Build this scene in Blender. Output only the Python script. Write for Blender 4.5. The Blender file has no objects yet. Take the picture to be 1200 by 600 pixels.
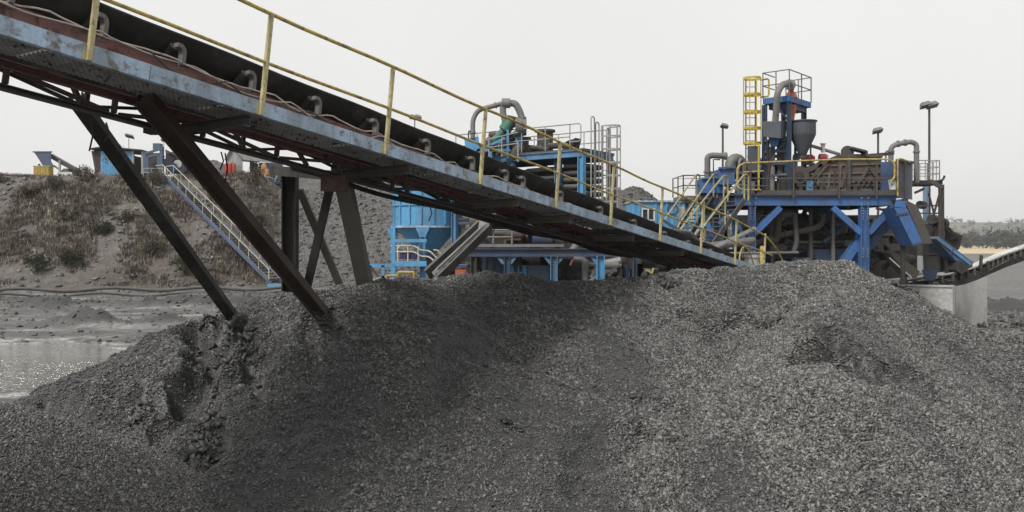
import bpy, math, random
import numpy as np
from mathutils import Vector, Matrix

R = math.radians
random.seed(7)
rng = np.random.default_rng(11)
scene = bpy.context.scene
COL = scene.collection

# ------------------------------------------------------------------ camera, sky, sun, exposure
H = 4.0
cam_d = bpy.data.cameras.new("camera")
cam = bpy.data.objects.new("camera", cam_d)
COL.objects.link(cam)
cam.location = (0, 0, H)
cam.rotation_euler = (R(90), 0, 0)
cam_d.sensor_width = 36
cam_d.lens = 30.0
cam_d.shift_y = -15.0 / 1200.0
cam_d.clip_start = 0.05
cam_d.clip_end = 12000
scene.camera = cam

SUN_EL, SUN_AZ = 50, -140        # azimuth measured from +Y (view direction) towards +X
w = bpy.data.worlds.new("World")
scene.world = w
w.use_nodes = True
nt = w.node_tree
nt.nodes.clear()
sky = nt.nodes.new("ShaderNodeTexSky")
sky.sky_type = 'NISHITA'
sky.sun_disc = False
sky.sun_elevation = R(SUN_EL)
sky.sun_rotation = R(SUN_AZ)
sky.air_density = 1.6
sky.dust_density = 4.0
hs = nt.nodes.new("ShaderNodeHueSaturation")
hs.inputs["Saturation"].default_value = 0.12
nt.links.new(sky.outputs[0], hs.inputs["Color"])
mixw = nt.nodes.new("ShaderNodeMixRGB")       # thin even overcast veil over the clear sky
mixw.inputs[0].default_value = 0.80
mixw.inputs[2].default_value = (8.3, 8.25, 8.1, 1)
nt.links.new(hs.outputs[0], mixw.inputs[1])
bg = nt.nodes.new("ShaderNodeBackground")
bg.inputs["Strength"].default_value = 0.118
tcw = nt.nodes.new("ShaderNodeTexCoord")
nzw = nt.nodes.new("ShaderNodeTexNoise")             # very faint cloud structure in the overcast
nzw.inputs["Scale"].default_value = 2.2
nzw.inputs["Detail"].default_value = 4
nt.links.new(tcw.outputs["Generated"], nzw.inputs["Vector"])
mrw = nt.nodes.new("ShaderNodeMapRange")
mrw.inputs[1].default_value = 0.3
mrw.inputs[2].default_value = 0.7
mrw.inputs[3].default_value = 0.965
mrw.inputs[4].default_value = 1.03
nt.links.new(nzw.outputs[0], mrw.inputs[0])
mulw = nt.nodes.new("ShaderNodeMixRGB")
mulw.blend_type = 'MULTIPLY'
mulw.inputs[0].default_value = 1
nt.links.new(mixw.outputs[0], mulw.inputs[1])
nt.links.new(mrw.outputs[0], mulw.inputs[2])
nt.links.new(mulw.outputs[0], bg.inputs["Color"])
wo = nt.nodes.new("ShaderNodeOutputWorld")
nt.links.new(bg.outputs[0], wo.inputs["Surface"])

sl = bpy.data.lights.new("sun", 'SUN')
sl.energy = 2.9
sl.angle = R(13)
sl.color = (1.0, 0.965, 0.91)
so = bpy.data.objects.new("sun", sl)
COL.objects.link(so)
sd = Vector((math.sin(R(SUN_AZ)) * math.cos(R(SUN_EL)), math.cos(R(SUN_AZ)) * math.cos(R(SUN_EL)), math.sin(R(SUN_EL))))
so.rotation_euler = sd.to_track_quat('Z', 'Y').to_euler()
so.location = sd * 80

scene.view_settings.view_transform = 'Standard'
scene.view_settings.look = 'None'
scene.view_settings.exposure = 0.0
scene.view_settings.gamma = 1.0
scene.view_settings.use_curve_mapping = False
scene.cycles.max_bounces = 6
scene.cycles.diffuse_bounces = 3
scene.cycles.volume_bounces = 0
scene.cycles.use_denoising = True


def P(u, v, d):
    """the world point at depth d seen at (u, v) of the 1200x600 photograph; only used to place things at their real distance"""
    return Vector(((u - 600) / 1000.0 * d, d, H + (285 - v) / 1000.0 * d))


# ------------------------------------------------------------------ materials
MATS = {}


def nodes(name):
    m = bpy.data.materials.new(name)
    m.use_nodes = True
    t = m.node_tree
    b = t.nodes["Principled BSDF"]
    return m, t, b


def noise(t, scale, detail=6, rough=0.6, co=None, stretch=None):
    n = t.nodes.new("ShaderNodeTexNoise")
    n.inputs["Scale"].default_value = scale
    n.inputs["Detail"].default_value = detail
    n.inputs["Roughness"].default_value = rough
    if co is not None:
        if stretch:
            mp = t.nodes.new("ShaderNodeMapping")
            mp.inputs["Scale"].default_value = stretch
            t.links.new(co, mp.inputs["Vector"])
            co = mp.outputs[0]
        t.links.new(co, n.inputs["Vector"])
    return n


def geo_co(t):
    return t.nodes.new("ShaderNodeNewGeometry").outputs["Position"]


def ramp(t, src, stops):
    r = t.nodes.new("ShaderNodeValToRGB")
    el = r.color_ramp.elements
    while len(el) < len(stops):
        el.new(0.5)
    for e, (p, c) in zip(el, stops):
        e.position = p
        if not isinstance(c, (tuple, list)):
            c = (c, c, c)
        e.color = (*c[:3], 1)
    t.links.new(src, r.inputs[0])
    return r.outputs[0]


def mixc(t, fac, a, b, mode='MIX'):
    n = t.nodes.new("ShaderNodeMixRGB")
    n.blend_type = mode
    for i, x in ((0, fac), (1, a), (2, b)):
        if hasattr(x, 'links'):
            t.links.new(x, n.inputs[i])
        elif i == 0:
            n.inputs[0].default_value = x
        else:
            n.inputs[i].default_value = (*x[:3], 1)
    return n.outputs[0]


def bump(t, b, src, strength, dist):
    n = t.nodes.new("ShaderNodeBump")
    n.inputs["Strength"].default_value = strength
    n.inputs["Distance"].default_value = dist
    t.links.new(src, n.inputs["Height"])
    t.links.new(n.outputs[0], b.inputs["Normal"])


def paint(name, col, rust=0.45, rustc=(0.10, 0.045, 0.025), dirt=0.4, rough=0.5, metal=0.0, scale=1.0, dirtc=(0.06, 0.055, 0.05), dust=0.8):
    """weathered painted steel: worn patches of rust and a film of coal dust"""
    if name in MATS:
        return MATS[name]
    m, t, b = nodes(name)
    co = geo_co(t)
    n1 = noise(t, 3.2 * scale, 9, 0.72, co)
    n2 = noise(t, 0.9 * scale, 5, 0.6, co, (1, 1, 0.35))
    n3 = noise(t, 26 * scale, 4, 0.6, co)
    f1 = ramp(t, n1.outputs[0], [(0.60 - 0.16 * rust, 0), (0.70 - 0.12 * rust, min(1, rust * 2))])
    f2 = ramp(t, n2.outputs[0], [(0.32, 0), (0.72, dirt)])
    f3 = ramp(t, n3.outputs[0], [(0.3, 0.82), (0.75, 1.12)])
    c = mixc(t, f2, col, dirtc)
    c = mixc(t, f1, c, rustc)
    if dust > 0:                                       # coal and stone dust settled on ledges and flanges
        sn = t.nodes.new("ShaderNodeSeparateXYZ")
        t.links.new(t.nodes.new("ShaderNodeNewGeometry").outputs["Normal"], sn.inputs[0])
        up = ramp(t, sn.outputs[2], [(0.35, 0), (0.9, dust)])
        n4 = noise(t, 1.7 * scale, 6, 0.7, co, (1, 1, 0.2))
        sp = ramp(t, n4.outputs[0], [(0.46, 0), (0.60, dust * 0.42)])
        c = mixc(t, up, c, (0.13, 0.125, 0.118))
        c = mixc(t, sp, c, (0.10, 0.098, 0.095))
    c = mixc(t, 1.0, c, f3, 'MULTIPLY')
    t.links.new(c, b.inputs["Base Color"])
    b.inputs["Metallic"].default_value = metal
    rr = ramp(t, n1.outputs[0], [(0.35, rough), (0.7, min(1, rough + 0.3))])
    t.links.new(rr, b.inputs["Roughness"])
    bump(t, b, n3.outputs[0], 0.25, 0.004)
    MATS[name] = m
    return m


def granular(name, c1, c2, scale=18, rough=0.7, bumpd=0.03, big=0.5, c3=None, spec=0.5, vor=True):
    """loose mineral ground: cells of different tone, larger patches, strong bump"""
    m, t, b = nodes(name)
    co = geo_co(t)
    n0 = noise(t, big, 6, 0.65, co)
    n1 = noise(t, scale * 0.8, 8, 0.75, co)
    c = ramp(t, n1.outputs[0], [(0.32, c1), (0.70, c2)])
    if vor:
        v = t.nodes.new("ShaderNodeTexVoronoi")
        v.inputs["Scale"].default_value = scale
        t.links.new(co, v.inputs["Vector"])
        bw = ramp(t, v.outputs["Color"], [(0.1, 0.55), (0.9, 1.5)])
        c = mixc(t, 0.85, c, bw, 'MULTIPLY')
        hsrc = v.outputs["Distance"]
    else:
        hsrc = n1.outputs[0]
    if c3 is not None:
        f = ramp(t, n0.outputs[0], [(0.42, 0), (0.62, 0.9)])
        c = mixc(t, f, c, c3)
    else:
        f = ramp(t, n0.outputs[0], [(0.3, 0.8), (0.7, 1.25)])
        c = mixc(t, 1.0, c, f, 'MULTIPLY')
    t.links.new(c, b.inputs["Base Color"])
    b.inputs["Roughness"].default_value = rough
    b.inputs["Specular IOR Level"].default_value = spec
    bump(t, b, hsrc, 0.9, bumpd)
    MATS[name] = m
    return m


def attr_mat(name, rough=0.5, spec=0.5, nscale=60, bumpd=0.004):
    """base colour from a per-piece colour attribute (each lump or leaf has its own tone)"""
    m, t, b = nodes(name)
    a = t.nodes.new("ShaderNodeAttribute")
    a.attribute_name = "tone"
    co = geo_co(t)
    n = noise(t, nscale, 5, 0.7, co)
    c = mixc(t, 1.0, a.outputs["Color"], ramp(t, n.outputs[0], [(0.25, 0.7), (0.75, 1.3)]), 'MULTIPLY')
    t.links.new(c, b.inputs["Base Color"])
    b.inputs["Roughness"].default_value = rough
    b.inputs["Specular IOR Level"].default_value = spec
    bump(t, b, n.outputs[0], 0.5, bumpd)
    MATS[name] = m
    return m


SKYB = paint("sky blue paint", (0.095, 0.37, 0.66), 0.34, dirt=0.42, rustc=(0.13, 0.09, 0.07), scale=1.5, dirtc=(0.10, 0.14, 0.18))
PALEB = paint("worn pale blue paint", (0.42, 0.56, 0.72), 0.55, dirt=0.6, rustc=(0.18, 0.155, 0.14), scale=2.0, rough=0.55, dirtc=(0.12, 0.115, 0.105))
BLUE = paint("blue paint", (0.04, 0.13, 0.32), 0.25, dirt=0.55)
DKBL = paint("dark blue paint", (0.03, 0.07, 0.15), 0.3, dirt=0.6)
YEL = paint("yellow paint", (0.60, 0.44, 0.08), 0.62, dirt=0.4, rustc=(0.16, 0.10, 0.05), scale=3, dirtc=(0.2, 0.18, 0.12))
YELP = paint("faded yellow paint", (0.60, 0.53, 0.26), 0.5, dirt=0.45, rustc=(0.20, 0.16, 0.09), scale=4, dirtc=(0.22, 0.20, 0.14))
CREAM = paint("cream paint", (0.75, 0.70, 0.55), 0.35, dirt=0.3, scale=3)
GREY = paint("grey steel", (0.22, 0.22, 0.215), 0.4, dirt=0.5, rustc=(0.13, 0.09, 0.07))
DGREY = paint("dusty dark steel", (0.075, 0.073, 0.07), 0.5, dirt=0.5, rough=0.7)
LGREY = paint("galvanised rail", (0.42, 0.42, 0.41), 0.3, dirt=0.4, rustc=(0.2, 0.15, 0.12), scale=2)
RUST = paint("rusty red steel", (0.075, 0.036, 0.032), 0.5, dirt=0.55, rough=0.8, rustc=(0.06, 0.03, 0.02), dirtc=(0.09, 0.08, 0.075))
BRUST = paint("brown rusted beam", (0.060, 0.036, 0.027), 0.5, dirt=0.6, rough=0.85, rustc=(0.085, 0.042, 0.028), dirtc=(0.035, 0.032, 0.03))
BLACKST = paint("blackened steel", (0.022, 0.020, 0.019), 0.4, dirt=0.4, rough=0.75, rustc=(0.05, 0.035, 0.03), dirtc=(0.05, 0.048, 0.045))
TAUPE = paint("dusty taupe steel", (0.15, 0.135, 0.115), 0.3, dirt=0.5, rough=0.85, rustc=(0.08, 0.06, 0.05), dirtc=(0.10, 0.095, 0.09))
GREEN = paint("green pipe paint", (0.03, 0.20, 0.13), 0.3, dirt=0.5)
RED = paint("red paint", (0.50, 0.035, 0.03), 0.3, dirt=0.3)
ORANGE = paint("orange paint", (0.62, 0.14, 0.04), 0.35, dirt=0.35)
WHITE = paint("white paint", (0.78, 0.78, 0.76), 0.3, dirt=0.25)
PURP = paint("violet tarpaulin", (0.06, 0.05, 0.20), 0.1, dirt=0.3)
TIN = paint("corrugated tin", (0.36, 0.38, 0.36), 0.45, dirt=0.5, rustc=(0.16, 0.11, 0.08))
BELT = paint("black rubber belt", (0.016, 0.0155, 0.015), 0.2, dirt=0.7, rough=0.6, rustc=(0.03, 0.03, 0.03), dirtc=(0.035, 0.033, 0.031))
DUSTB = paint("belt worn pale with dust", (0.60, 0.59, 0.57), 0.3, dirt=0.4, rough=0.6, dust=0)
GRATE = paint("dusty walkway mesh", (0.50, 0.50, 0.50), 0.3, dirt=0.4, rough=0.8)
GLASS = paint("dark window glass", (0.03, 0.035, 0.04), 0.05, dirt=0.3, rough=0.15)
TREAD = paint("bolt steel", (0.35, 0.36, 0.38), 0.3, dirt=0.3)
CABLE = paint("pale cable sheath", (0.55, 0.47, 0.43), 0.3, dirt=0.3, scale=3)
BLACK = paint("black ink", (0.02, 0.02, 0.02), 0.05, dirt=0.05)
SKIN = paint("brown skin", (0.16, 0.08, 0.05), 0.0, dirt=0.0)

CONC = granular("weathered concrete", (0.27, 0.27, 0.26), (0.50, 0.50, 0.48), 9, 0.85, 0.004, 0.8, vor=False)
COALG = granular("coal fines", (0.020, 0.020, 0.0205), (0.070, 0.070, 0.070), 34, 0.6, 0.03, 0.4)
YARD = granular("coal dusted yard ground", (0.06, 0.058, 0.056), (0.19, 0.185, 0.18), 5, 0.85, 0.05, 0.08)
HEAPM = granular("stockpile rock", (0.055, 0.052, 0.052), (0.125, 0.12, 0.118), 6.5, 0.85, 0.12, 0.08)
EARTH = granular("dry dusty earth", (0.065, 0.058, 0.052), (0.175, 0.160, 0.146), 1.7, 0.95, 0.12, 0.10, c3=(0.075, 0.062, 0.050), vor=False)
FIELD = granular("dry straw field", (0.36, 0.29, 0.17), (0.50, 0.42, 0.27), 0.05, 0.95, 0.01, 0.006, vor=False)
HILLM = granular("wooded far hill", (0.03, 0.04, 0.035), (0.08, 0.09, 0.07), 0.03, 1.0, 2.0, 0.004, c3=(0.2, 0.17, 0.12), vor=False)
COALM = attr_mat("coal lumps", 0.5, 0.5)
LEAFM = attr_mat("leaves and stalks", 0.8, 0.2, 3)


def mud_material():
    m, t, b = nodes("pale wet mud")
    co = geo_co(t)
    n1 = noise(t, 0.35, 8, 0.72, co, (0.7, 1.3, 1))
    n2 = noise(t, 2.2, 8, 0.75, co)
    c = ramp(t, n1.outputs[0], [(0.42, (0.05, 0.048, 0.046)), (0.53, (0.13, 0.128, 0.124)), (0.68, (0.32, 0.317, 0.31))])
    c = mixc(t, 1.0, c, ramp(t, n2.outputs[0], [(0.3, 0.45), (0.7, 1.3)]), 'MULTIPLY')
    sx = t.nodes.new("ShaderNodeSeparateXYZ")
    t.links.new(co, sx.inputs[0])
    dark = t.nodes.new("ShaderNodeMapRange")          # the raised spoil ridges are coal, darker than the silt flats
    dark.inputs[1].default_value = 0.28
    dark.inputs[2].default_value = 0.55
    t.links.new(sx.outputs[2], dark.inputs[0])
    wet_glare = t.nodes.new("ShaderNodeMapRange")           # sun glare on the low pond rim, painted as pale silt colour
    wet_glare.inputs[1].default_value = 0.12
    wet_glare.inputs[2].default_value = 0.06
    t.links.new(sx.outputs[2], wet_glare.inputs[0])
    wn = mixc(t, 1.0, wet_glare.outputs[0], ramp(t, n2.outputs[0], [(0.42, 0.05), (0.58, 1.0)]), 'MULTIPLY')
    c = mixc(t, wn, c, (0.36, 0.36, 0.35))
    c = mixc(t, dark.outputs[0], c, (0.045, 0.044, 0.044))
    t.links.new(c, b.inputs["Base Color"])
    t.links.new(ramp(t, n1.outputs[0], [(0.3, 0.25), (0.6, 0.85)]), b.inputs["Roughness"])
    bump(t, b, n2.outputs[0], 0.7, 0.08)
    return m


def water_material():
    m, t, b = nodes("murky pond water")
    co = geo_co(t)
    n = noise(t, 5.5, 2, 0.55, co, (0.6, 1.3, 1))
    b.inputs["Base Color"].default_value = (0.12, 0.115, 0.10, 1)
    b.inputs["Roughness"].default_value = 0.04
    b.inputs["IOR"].default_value = 1.9
    bn = t.nodes.new("ShaderNodeBump")                # a breeze ripples the near part, the far part lies calm
    bn.inputs["Distance"].default_value = 0.34
    sy = t.nodes.new("ShaderNodeSeparateXYZ")
    t.links.new(co, sy.inputs[0])
    nb = noise(t, 0.35, 3, 0.5, co)
    ad = t.nodes.new("ShaderNodeMath")
    ad.operation = 'MULTIPLY_ADD'
    ad.inputs[1].default_value = 6.0
    t.links.new(nb.outputs[0], ad.inputs[0])
    t.links.new(sy.outputs[1], ad.inputs[2])
    mr = t.nodes.new("ShaderNodeMapRange")
    mr.inputs[1].default_value = 34.5
    mr.inputs[2].default_value = 31.0
    mr.inputs[3].default_value = 0.12
    mr.inputs[4].default_value = 1.0
    t.links.new(ad.outputs[0], mr.inputs[0])
    t.links.new(mr.outputs[0], bn.inputs["Strength"])
    t.links.new(n.outputs[0], bn.inputs["Height"])
    t.links.new(bn.outputs[0], b.inputs["Normal"])
    return m


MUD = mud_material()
WATER = water_material()

# ------------------------------------------------------------------ mesh helpers


def link(name, me, mat, parent=None, loc=None):
    o = bpy.data.objects.new(name, me)
    COL.objects.link(o)
    if mat is not None:
        me.materials.append(mat)
    if parent is not None:
        o.parent = parent
    if loc is not None:
        o.location = loc
    return o


def wloc(o):
    v = Vector((0, 0, 0))
    while o is not None:
        v += Vector(o.location)
        o = o.parent
    return v


def tag(o, label=None, cat=None, group=None, kind=None):
    if label: o['label'] = label
    if cat: o['category'] = cat
    if group: o['group'] = group
    if kind: o['kind'] = kind
    return o


def thing(name, loc, label, cat, group=None):
    o = bpy.data.objects.new(name, None)
    o.empty_display_size = 0.3
    COL.objects.link(o)
    o.location = loc
    return tag(o, label, cat, group)


def copy_tree(o, parent=None):
    c = o.copy()
    COL.objects.link(c)
    c.parent = parent
    for ch in list(o.children):
        copy_tree(ch, c)
    return c


class MB:
    def __init__(s):
        s.v, s.f = [], []

    def add(s, vs, fs):
        n = len(s.v)
        s.v += [tuple(x) for x in vs]
        s.f += [tuple(i + n for i in f) for f in fs]
        return s

    def box(s, c, size, rz=0.0, M=None):
        c = Vector(c)
        hx, hy, hz = size[0] / 2, size[1] / 2, size[2] / 2
        if M is None:
            M = Matrix.Rotation(rz, 3, 'Z')
        vs = [c + M @ Vector((x, y, z)) for x, y, z in
              ((-hx, -hy, -hz), (hx, -hy, -hz), (hx, hy, -hz), (-hx, hy, -hz), (-hx, -hy, hz), (hx, -hy, hz), (hx, hy, hz), (-hx, hy, hz))]
        return s.add(vs, [(0, 3, 2, 1), (4, 5, 6, 7), (0, 1, 5, 4), (1, 2, 6, 5), (2, 3, 7, 6), (3, 0, 4, 7)])

    def frame(s, p, q, up=(0, 0, 1)):
        p, q, up = Vector(p), Vector(q), Vector(up)
        d = (q - p)
        L = d.length
        d = d / L
        if abs(d.dot(up.normalized())) > 0.98:
            up = Vector((0, 1, 0)) if abs(d.y) < 0.9 else Vector((1, 0, 0))
        x = d.cross(up).normalized()
        z = x.cross(d).normalized()
        return p, q, d, x, z, L

    def bar(s, p, q, wd, ht, up=(0, 0, 1)):
        """rectangular bar from p to q: wd sideways, ht along up"""
        p, q, d, x, z, L = s.frame(p, q, up)
        M = Matrix((x, d, z)).transposed()
        return s.box((p + q) / 2, (wd, L, ht), M=M)

    def ibeam(s, p, q, wd, ht, tk=0.02, up=(0, 0, 1)):
        p, q, d, x, z, L = s.frame(p, q, up)
        M = Matrix((x, d, z)).transposed()
        c = (p + q) / 2
        s.box(c + z * (ht / 2 - tk / 2), (wd, L, tk), M=M)
        s.box(c - z * (ht / 2 - tk / 2), (wd, L, tk), M=M)
        s.box(c, (tk, L, ht - 2 * tk - 0.002), M=M)
        return s

    def channel(s, p, q, wd, ht, tk=0.012, up=(0, 0, 1), side=1):
        """web on the side +x*side of the bar"""
        p, q, d, x, z, L = s.frame(p, q, up)
        M = Matrix((x, d, z)).transposed()
        c = (p + q) / 2
        s.box(c + x * side * (wd / 2 - tk / 2), (tk, L, ht), M=M)
        s.box(c - x * side * tk / 2 + z * (ht / 2 - tk / 2), (wd - tk - 0.001, L, tk), M=M)
        s.box(c - x * side * tk / 2 - z * (ht / 2 - tk / 2), (wd - tk - 0.001, L, tk), M=M)
        return s

    def tube(s, pts, r, n=8, cap=True):
        pts = [Vector(p) for p in pts]
        rs = r if isinstance(r, (list, tuple)) else [r] * len(pts)
        prev = None
        rings = []
        base = len(s.v)
        for i, p in enumerate(pts):
            if i == 0: t = pts[1] - p
            elif i == len(pts) - 1: t = p - pts[i - 1]
            else: t = (pts[i + 1] - p).normalized() + (p - pts[i - 1]).normalized()
            if t.length < 1e-9: t = pts[min(i + 1, len(pts) - 1)] - pts[max(i - 1, 0)]
            t.normalize()
            if prev is None:
                a = Vector((0, 0, 1)) if abs(t.z) < 0.9 else Vector((1, 0, 0))
                x = t.cross(a).normalized()
            else:
                x = (prev - t * prev.dot(t)).normalized()
            prev = x
            y = t.cross(x)
            for k in range(n):
                an = 2 * math.pi * k / n
                s.v.append(tuple(p + (x * math.cos(an) + y * math.sin(an)) * rs[i]))
        m = len(pts)
        for i in range(m - 1):
            for k in range(n):
                a, b = base + i * n + k, base + i * n + (k + 1) % n
                s.f.append((a, b, b + n, a + n))
        if cap:
            s.f.append(tuple(base + k for k in range(n))[::-1])
            s.f.append(tuple(base + (m - 1) * n + k for k in range(n)))
        return s

    def cyl(s, p, q, r1, r2=None, n=12, cap=True):
        return s.tube([p, q], [r1, r1 if r2 is None else r2], n, cap)

    def lathe(s, c, prof, n=24, x0=0.0):
        """prof: list of (radius, z) above c"""
        c = Vector(c)
        base = len(s.v)
        for r, z in prof:
            for k in range(n):
                a = 2 * math.pi * k / n + x0
                s.v.append((c.x + r * math.cos(a), c.y + r * math.sin(a), c.z + z))
        for i in range(len(prof) - 1):
            for k in range(n):
                a, b = base + i * n + k, base + i * n + (k + 1) % n
                s.f.append((a, b, b + n, a + n))
        s.f.append(tuple(base + k for k in range(n))[::-1])
        s.f.append(tuple(base + (len(prof) - 1) * n + k for k in range(n)))
        return s

    def prism(s, poly, off):
        """poly: planar list of points, extruded by the vector off"""
        n = len(poly)
        off = Vector(off)
        a = [Vector(p) for p in poly]
        return s.add(a + [p + off for p in a], [tuple(range(n))[::-1], tuple(range(n, 2 * n))] + [(i, (i + 1) % n, n + (i + 1) % n, n + i) for i in range(n)])

    def hexa(s, bot, top):
        """solid between two quads"""
        return s.add(list(bot) + list(top), [(0, 3, 2, 1), (4, 5, 6, 7), (0, 1, 5, 4), (1, 2, 6, 5), (2, 3, 7, 6), (3, 0, 4, 7)])

    def build(s, name, mat, parent=None, smooth=False, label=None):
        off = wloc(parent) if parent is not None else Vector((0, 0, 0))
        me = bpy.data.meshes.new(name)
        me.from_pydata([(x - off.x, y - off.y, z - off.z) for x, y, z in s.v], [], s.f)
        me.validate()
        if smooth:
            me.polygons.foreach_set("use_smooth", [True] * len(me.polygons))
            try:
                me.set_sharp_from_angle(angle=R(40))
            except Exception:
                pass
        me.update()
        o = link(name, me, mat, parent)
        if label: o['label'] = label
        return o


def arc(p, q, r, n=6):
    """helper: points of a path through corners with rounded bends. p: list of corner points"""
    out = [Vector(p[0])]
    for i in range(1, len(p) - 1):
        a, b, c = Vector(p[i - 1]), Vector(p[i]), Vector(p[i + 1])
        d1, d2 = (a - b), (c - b)
        rr = min(r, d1.length * 0.49, d2.length * 0.49)
        s, e = b + d1.normalized() * rr, b + d2.normalized() * rr
        for k in range(n + 1):
            t = k / n
            out.append(s * (1 - t) ** 2 + b * 2 * t * (1 - t) + e * t * t)
    out.append(Vector(p[-1]))
    return out


def bend(pts, r=0.3, n=6):
    return arc(pts, None, r, n)


# ------------------------------------------------------------------ vectorised noise and height fields
_perm = rng.random((256, 256))


def vnoise(x, y):
    xi, yi = np.floor(x).astype(int), np.floor(y).astype(int)
    fx, fy = x - xi, y - yi
    fx, fy = fx * fx * (3 - 2 * fx), fy * fy * (3 - 2 * fy)
    g = lambda a, b: _perm[a & 255, b & 255]
    return (g(xi, yi) * (1 - fx) + g(xi + 1, yi) * fx) * (1 - fy) + (g(xi, yi + 1) * (1 - fx) + g(xi + 1, yi + 1) * fx) * fy - 0.5


def fbm(x, y, o=5, g=0.5):
    r, a = 0, 1.0
    for k in range(o):
        r = r + a * vnoise(x * 2 ** k + 17.3 * k, y * 2 ** k + 5.1 * k)
        a *= g
    return r


def np_mesh(name, V, F, mat, parent=None, smooth=False, tone=None):
    """V (n,3), F (m,k) constant k"""
    me = bpy.data.meshes.new(name)
    n, (m, k) = len(V), F.shape
    me.vertices.add(n)
    me.vertices.foreach_set("co", np.ascontiguousarray(V, dtype=np.float32).ravel())
    me.loops.add(m * k)
    me.loops.foreach_set("vertex_index", np.ascontiguousarray(F, dtype=np.int32).ravel())
    me.polygons.add(m)
    me.polygons.foreach_set("loop_start", np.arange(0, m * k, k, dtype=np.int32))
    me.polygons.foreach_set("loop_total", np.full(m, k, dtype=np.int32))
    if smooth:
        me.polygons.foreach_set("use_smooth", np.ones(m, dtype=bool))
    me.update(calc_edges=True)
    if tone is not None:
        a = me.color_attributes.new("tone", 'FLOAT_COLOR', 'POINT')
        a.data.foreach_set("color", np.ascontiguousarray(tone, dtype=np.float32).ravel())
    return link(name, me, mat, parent)


def grid(name, xs, ys, zf, mat, smooth=True):
    X, Y = np.meshgrid(xs, ys)
    Z = zf(X, Y)
    V = np.stack([X.ravel(), Y.ravel(), Z.ravel()], 1)
    nx, ny = len(xs), len(ys)
    i = np.arange(nx - 1)[None, :] + np.arange(ny - 1)[:, None] * nx
    i = i.ravel()
    F = np.stack([i, i + 1, i + 1 + nx, i + nx], 1)
    return np_mesh(name, V, F, mat, smooth=smooth)


def crest(pts, step=0.35):
    """pts: (u, v, d) along a ridge -> dense array of world points"""
    w = [P(*p) for p in pts]
    out = []
    for a, b in zip(w[:-1], w[1:]):
        n = max(1, int((b - a).length / step))
        for k in range(n):
            out.append(a.lerp(b, k / n))
    out.append(w[-1])
    return np.array([tuple(p) for p in out])


def ridge_height(X, Y, C, slope):
    z = np.full(X.shape, -50.0)
    for cx, cy, cz in C:
        z = np.maximum(z, cz - slope * (np.sqrt((X - cx) ** 2 + (Y - cy) ** 2 + 0.12) - 0.35))
    return z
# ------------------------------------------------------------------ setting: ground, mud, pond, embankment, field, hills
def flat(name, x0, x1, y0, y1, z, mat):
    mb = MB().add([(x0, y0, z), (x1, y0, z), (x1, y1, z), (x0, y1, z)], [(0, 1, 2, 3)])
    return tag(mb.build(name, mat), kind='structure')


flat('ground', -3000, 3000, -300, 330, 0.0, YARD)
flat('field', -3000, 3000, 329, 2600, -0.02, FIELD)


def sstep(a, b, x):
    t = np.clip((x - a) / (b - a), 0, 1)
    return t * t * (3 - 2 * t)


def pond_mask(X, Y):
    e = ((X + 21) / 13.5) ** 2 + ((Y - 26.3) / 7.7) ** 2
    return 1 - sstep(0.75, 1.15, e + 0.8 * fbm(X * 0.16, Y * 0.3, 6, 0.72))


def mud_z(X, Y):
    z = 0.14 + 0.10 * fbm(X * 0.22, Y * 0.5, 5) + 0.03 * fbm(X * 2, Y * 2, 3)
    r1 = np.exp(-((Y - 53 - 3 * fbm(X * 0.08, X * 0.0 + 3, 3)) / 2.4) ** 2) * (0.3 + 2.4 * np.clip(fbm(X * 0.28 + 4, Y * 0.3, 4) + 0.22, 0, 2)) * (1 + 0.5 * fbm(X * 2.5, Y * 2.5, 4))
    r2 = np.exp(-((Y - 40.5 - 2.5 * fbm(X * 0.1, X * 0.0 + 9, 3)) / 1.2) ** 2) * (0.2 + 1.9 * np.clip(fbm(X * 0.5 + 9, Y * 0.4, 4) + 0.1, 0, 2))
    r1 = np.minimum(r1, 0.75 + 0.15 * fbm(X, Y, 3))
    m = pond_mask(X, Y)
    z = z + r1 + 0.6 * r2 * (1 - m)
    z = z * (1 - m) - 0.15 * m
    edge = np.minimum(np.minimum(X + 75, -1 - X), np.minimum(Y - 14, 90 - Y))
    return np.where(edge < 1.5, -0.1, z)


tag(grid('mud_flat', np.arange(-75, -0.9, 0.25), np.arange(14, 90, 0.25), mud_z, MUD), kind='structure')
flat('pond_water', -42, -4, 16, 38, 0.045, WATER)


def emb_z(X, Y):
    toe = 71.5 + 2.0 * fbm(X * 0.05, X * 0 + 1, 3)
    t = np.clip((Y - toe) / 15.5, 0, 1.0)
    top = 10.9 + 0.5 * fbm(X * 0.12, X * 0 + 8, 3)
    z = top * (0.86 * t + 0.14 * sstep(0, 1, t))
    z = z + (1.4 * fbm(X * 0.14, Y * 0.14, 5) + 0.5 * fbm(X * 0.6, Y * 0.6, 4)) * np.sin(np.clip(t, 0, 1) * np.pi) + 0.18 * fbm(X, Y, 3)
    z = np.where(Y < toe, -0.3, z)
    z = z - 0.12 * np.clip(Y - 112, 0, 100)
    ax_, ay_, az_ = P(322, 329, 73)
    bx, by, bz = P(197, 205, 87)
    L2 = (bx - ax_) ** 2 + (by - ay_) ** 2
    tt = ((X - ax_) * (bx - ax_) + (Y - ay_) * (by - ay_)) / L2
    dd = np.abs((X - ax_) * (by - ay_) - (Y - ay_) * (bx - ax_)) / math.sqrt(L2)
    cap = az_ + np.clip(tt, -0.2, 1.0) * (bz - az_) - 0.45
    k = 1 - sstep(1.6, 5.0, dd)
    z = z * (1 - k) + np.minimum(z, cap) * k
    fall = np.clip((X + 28) / 10, 0, 1)
    return np.maximum(z * (1 - sstep(0, 1, fall)), -0.3)


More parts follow.
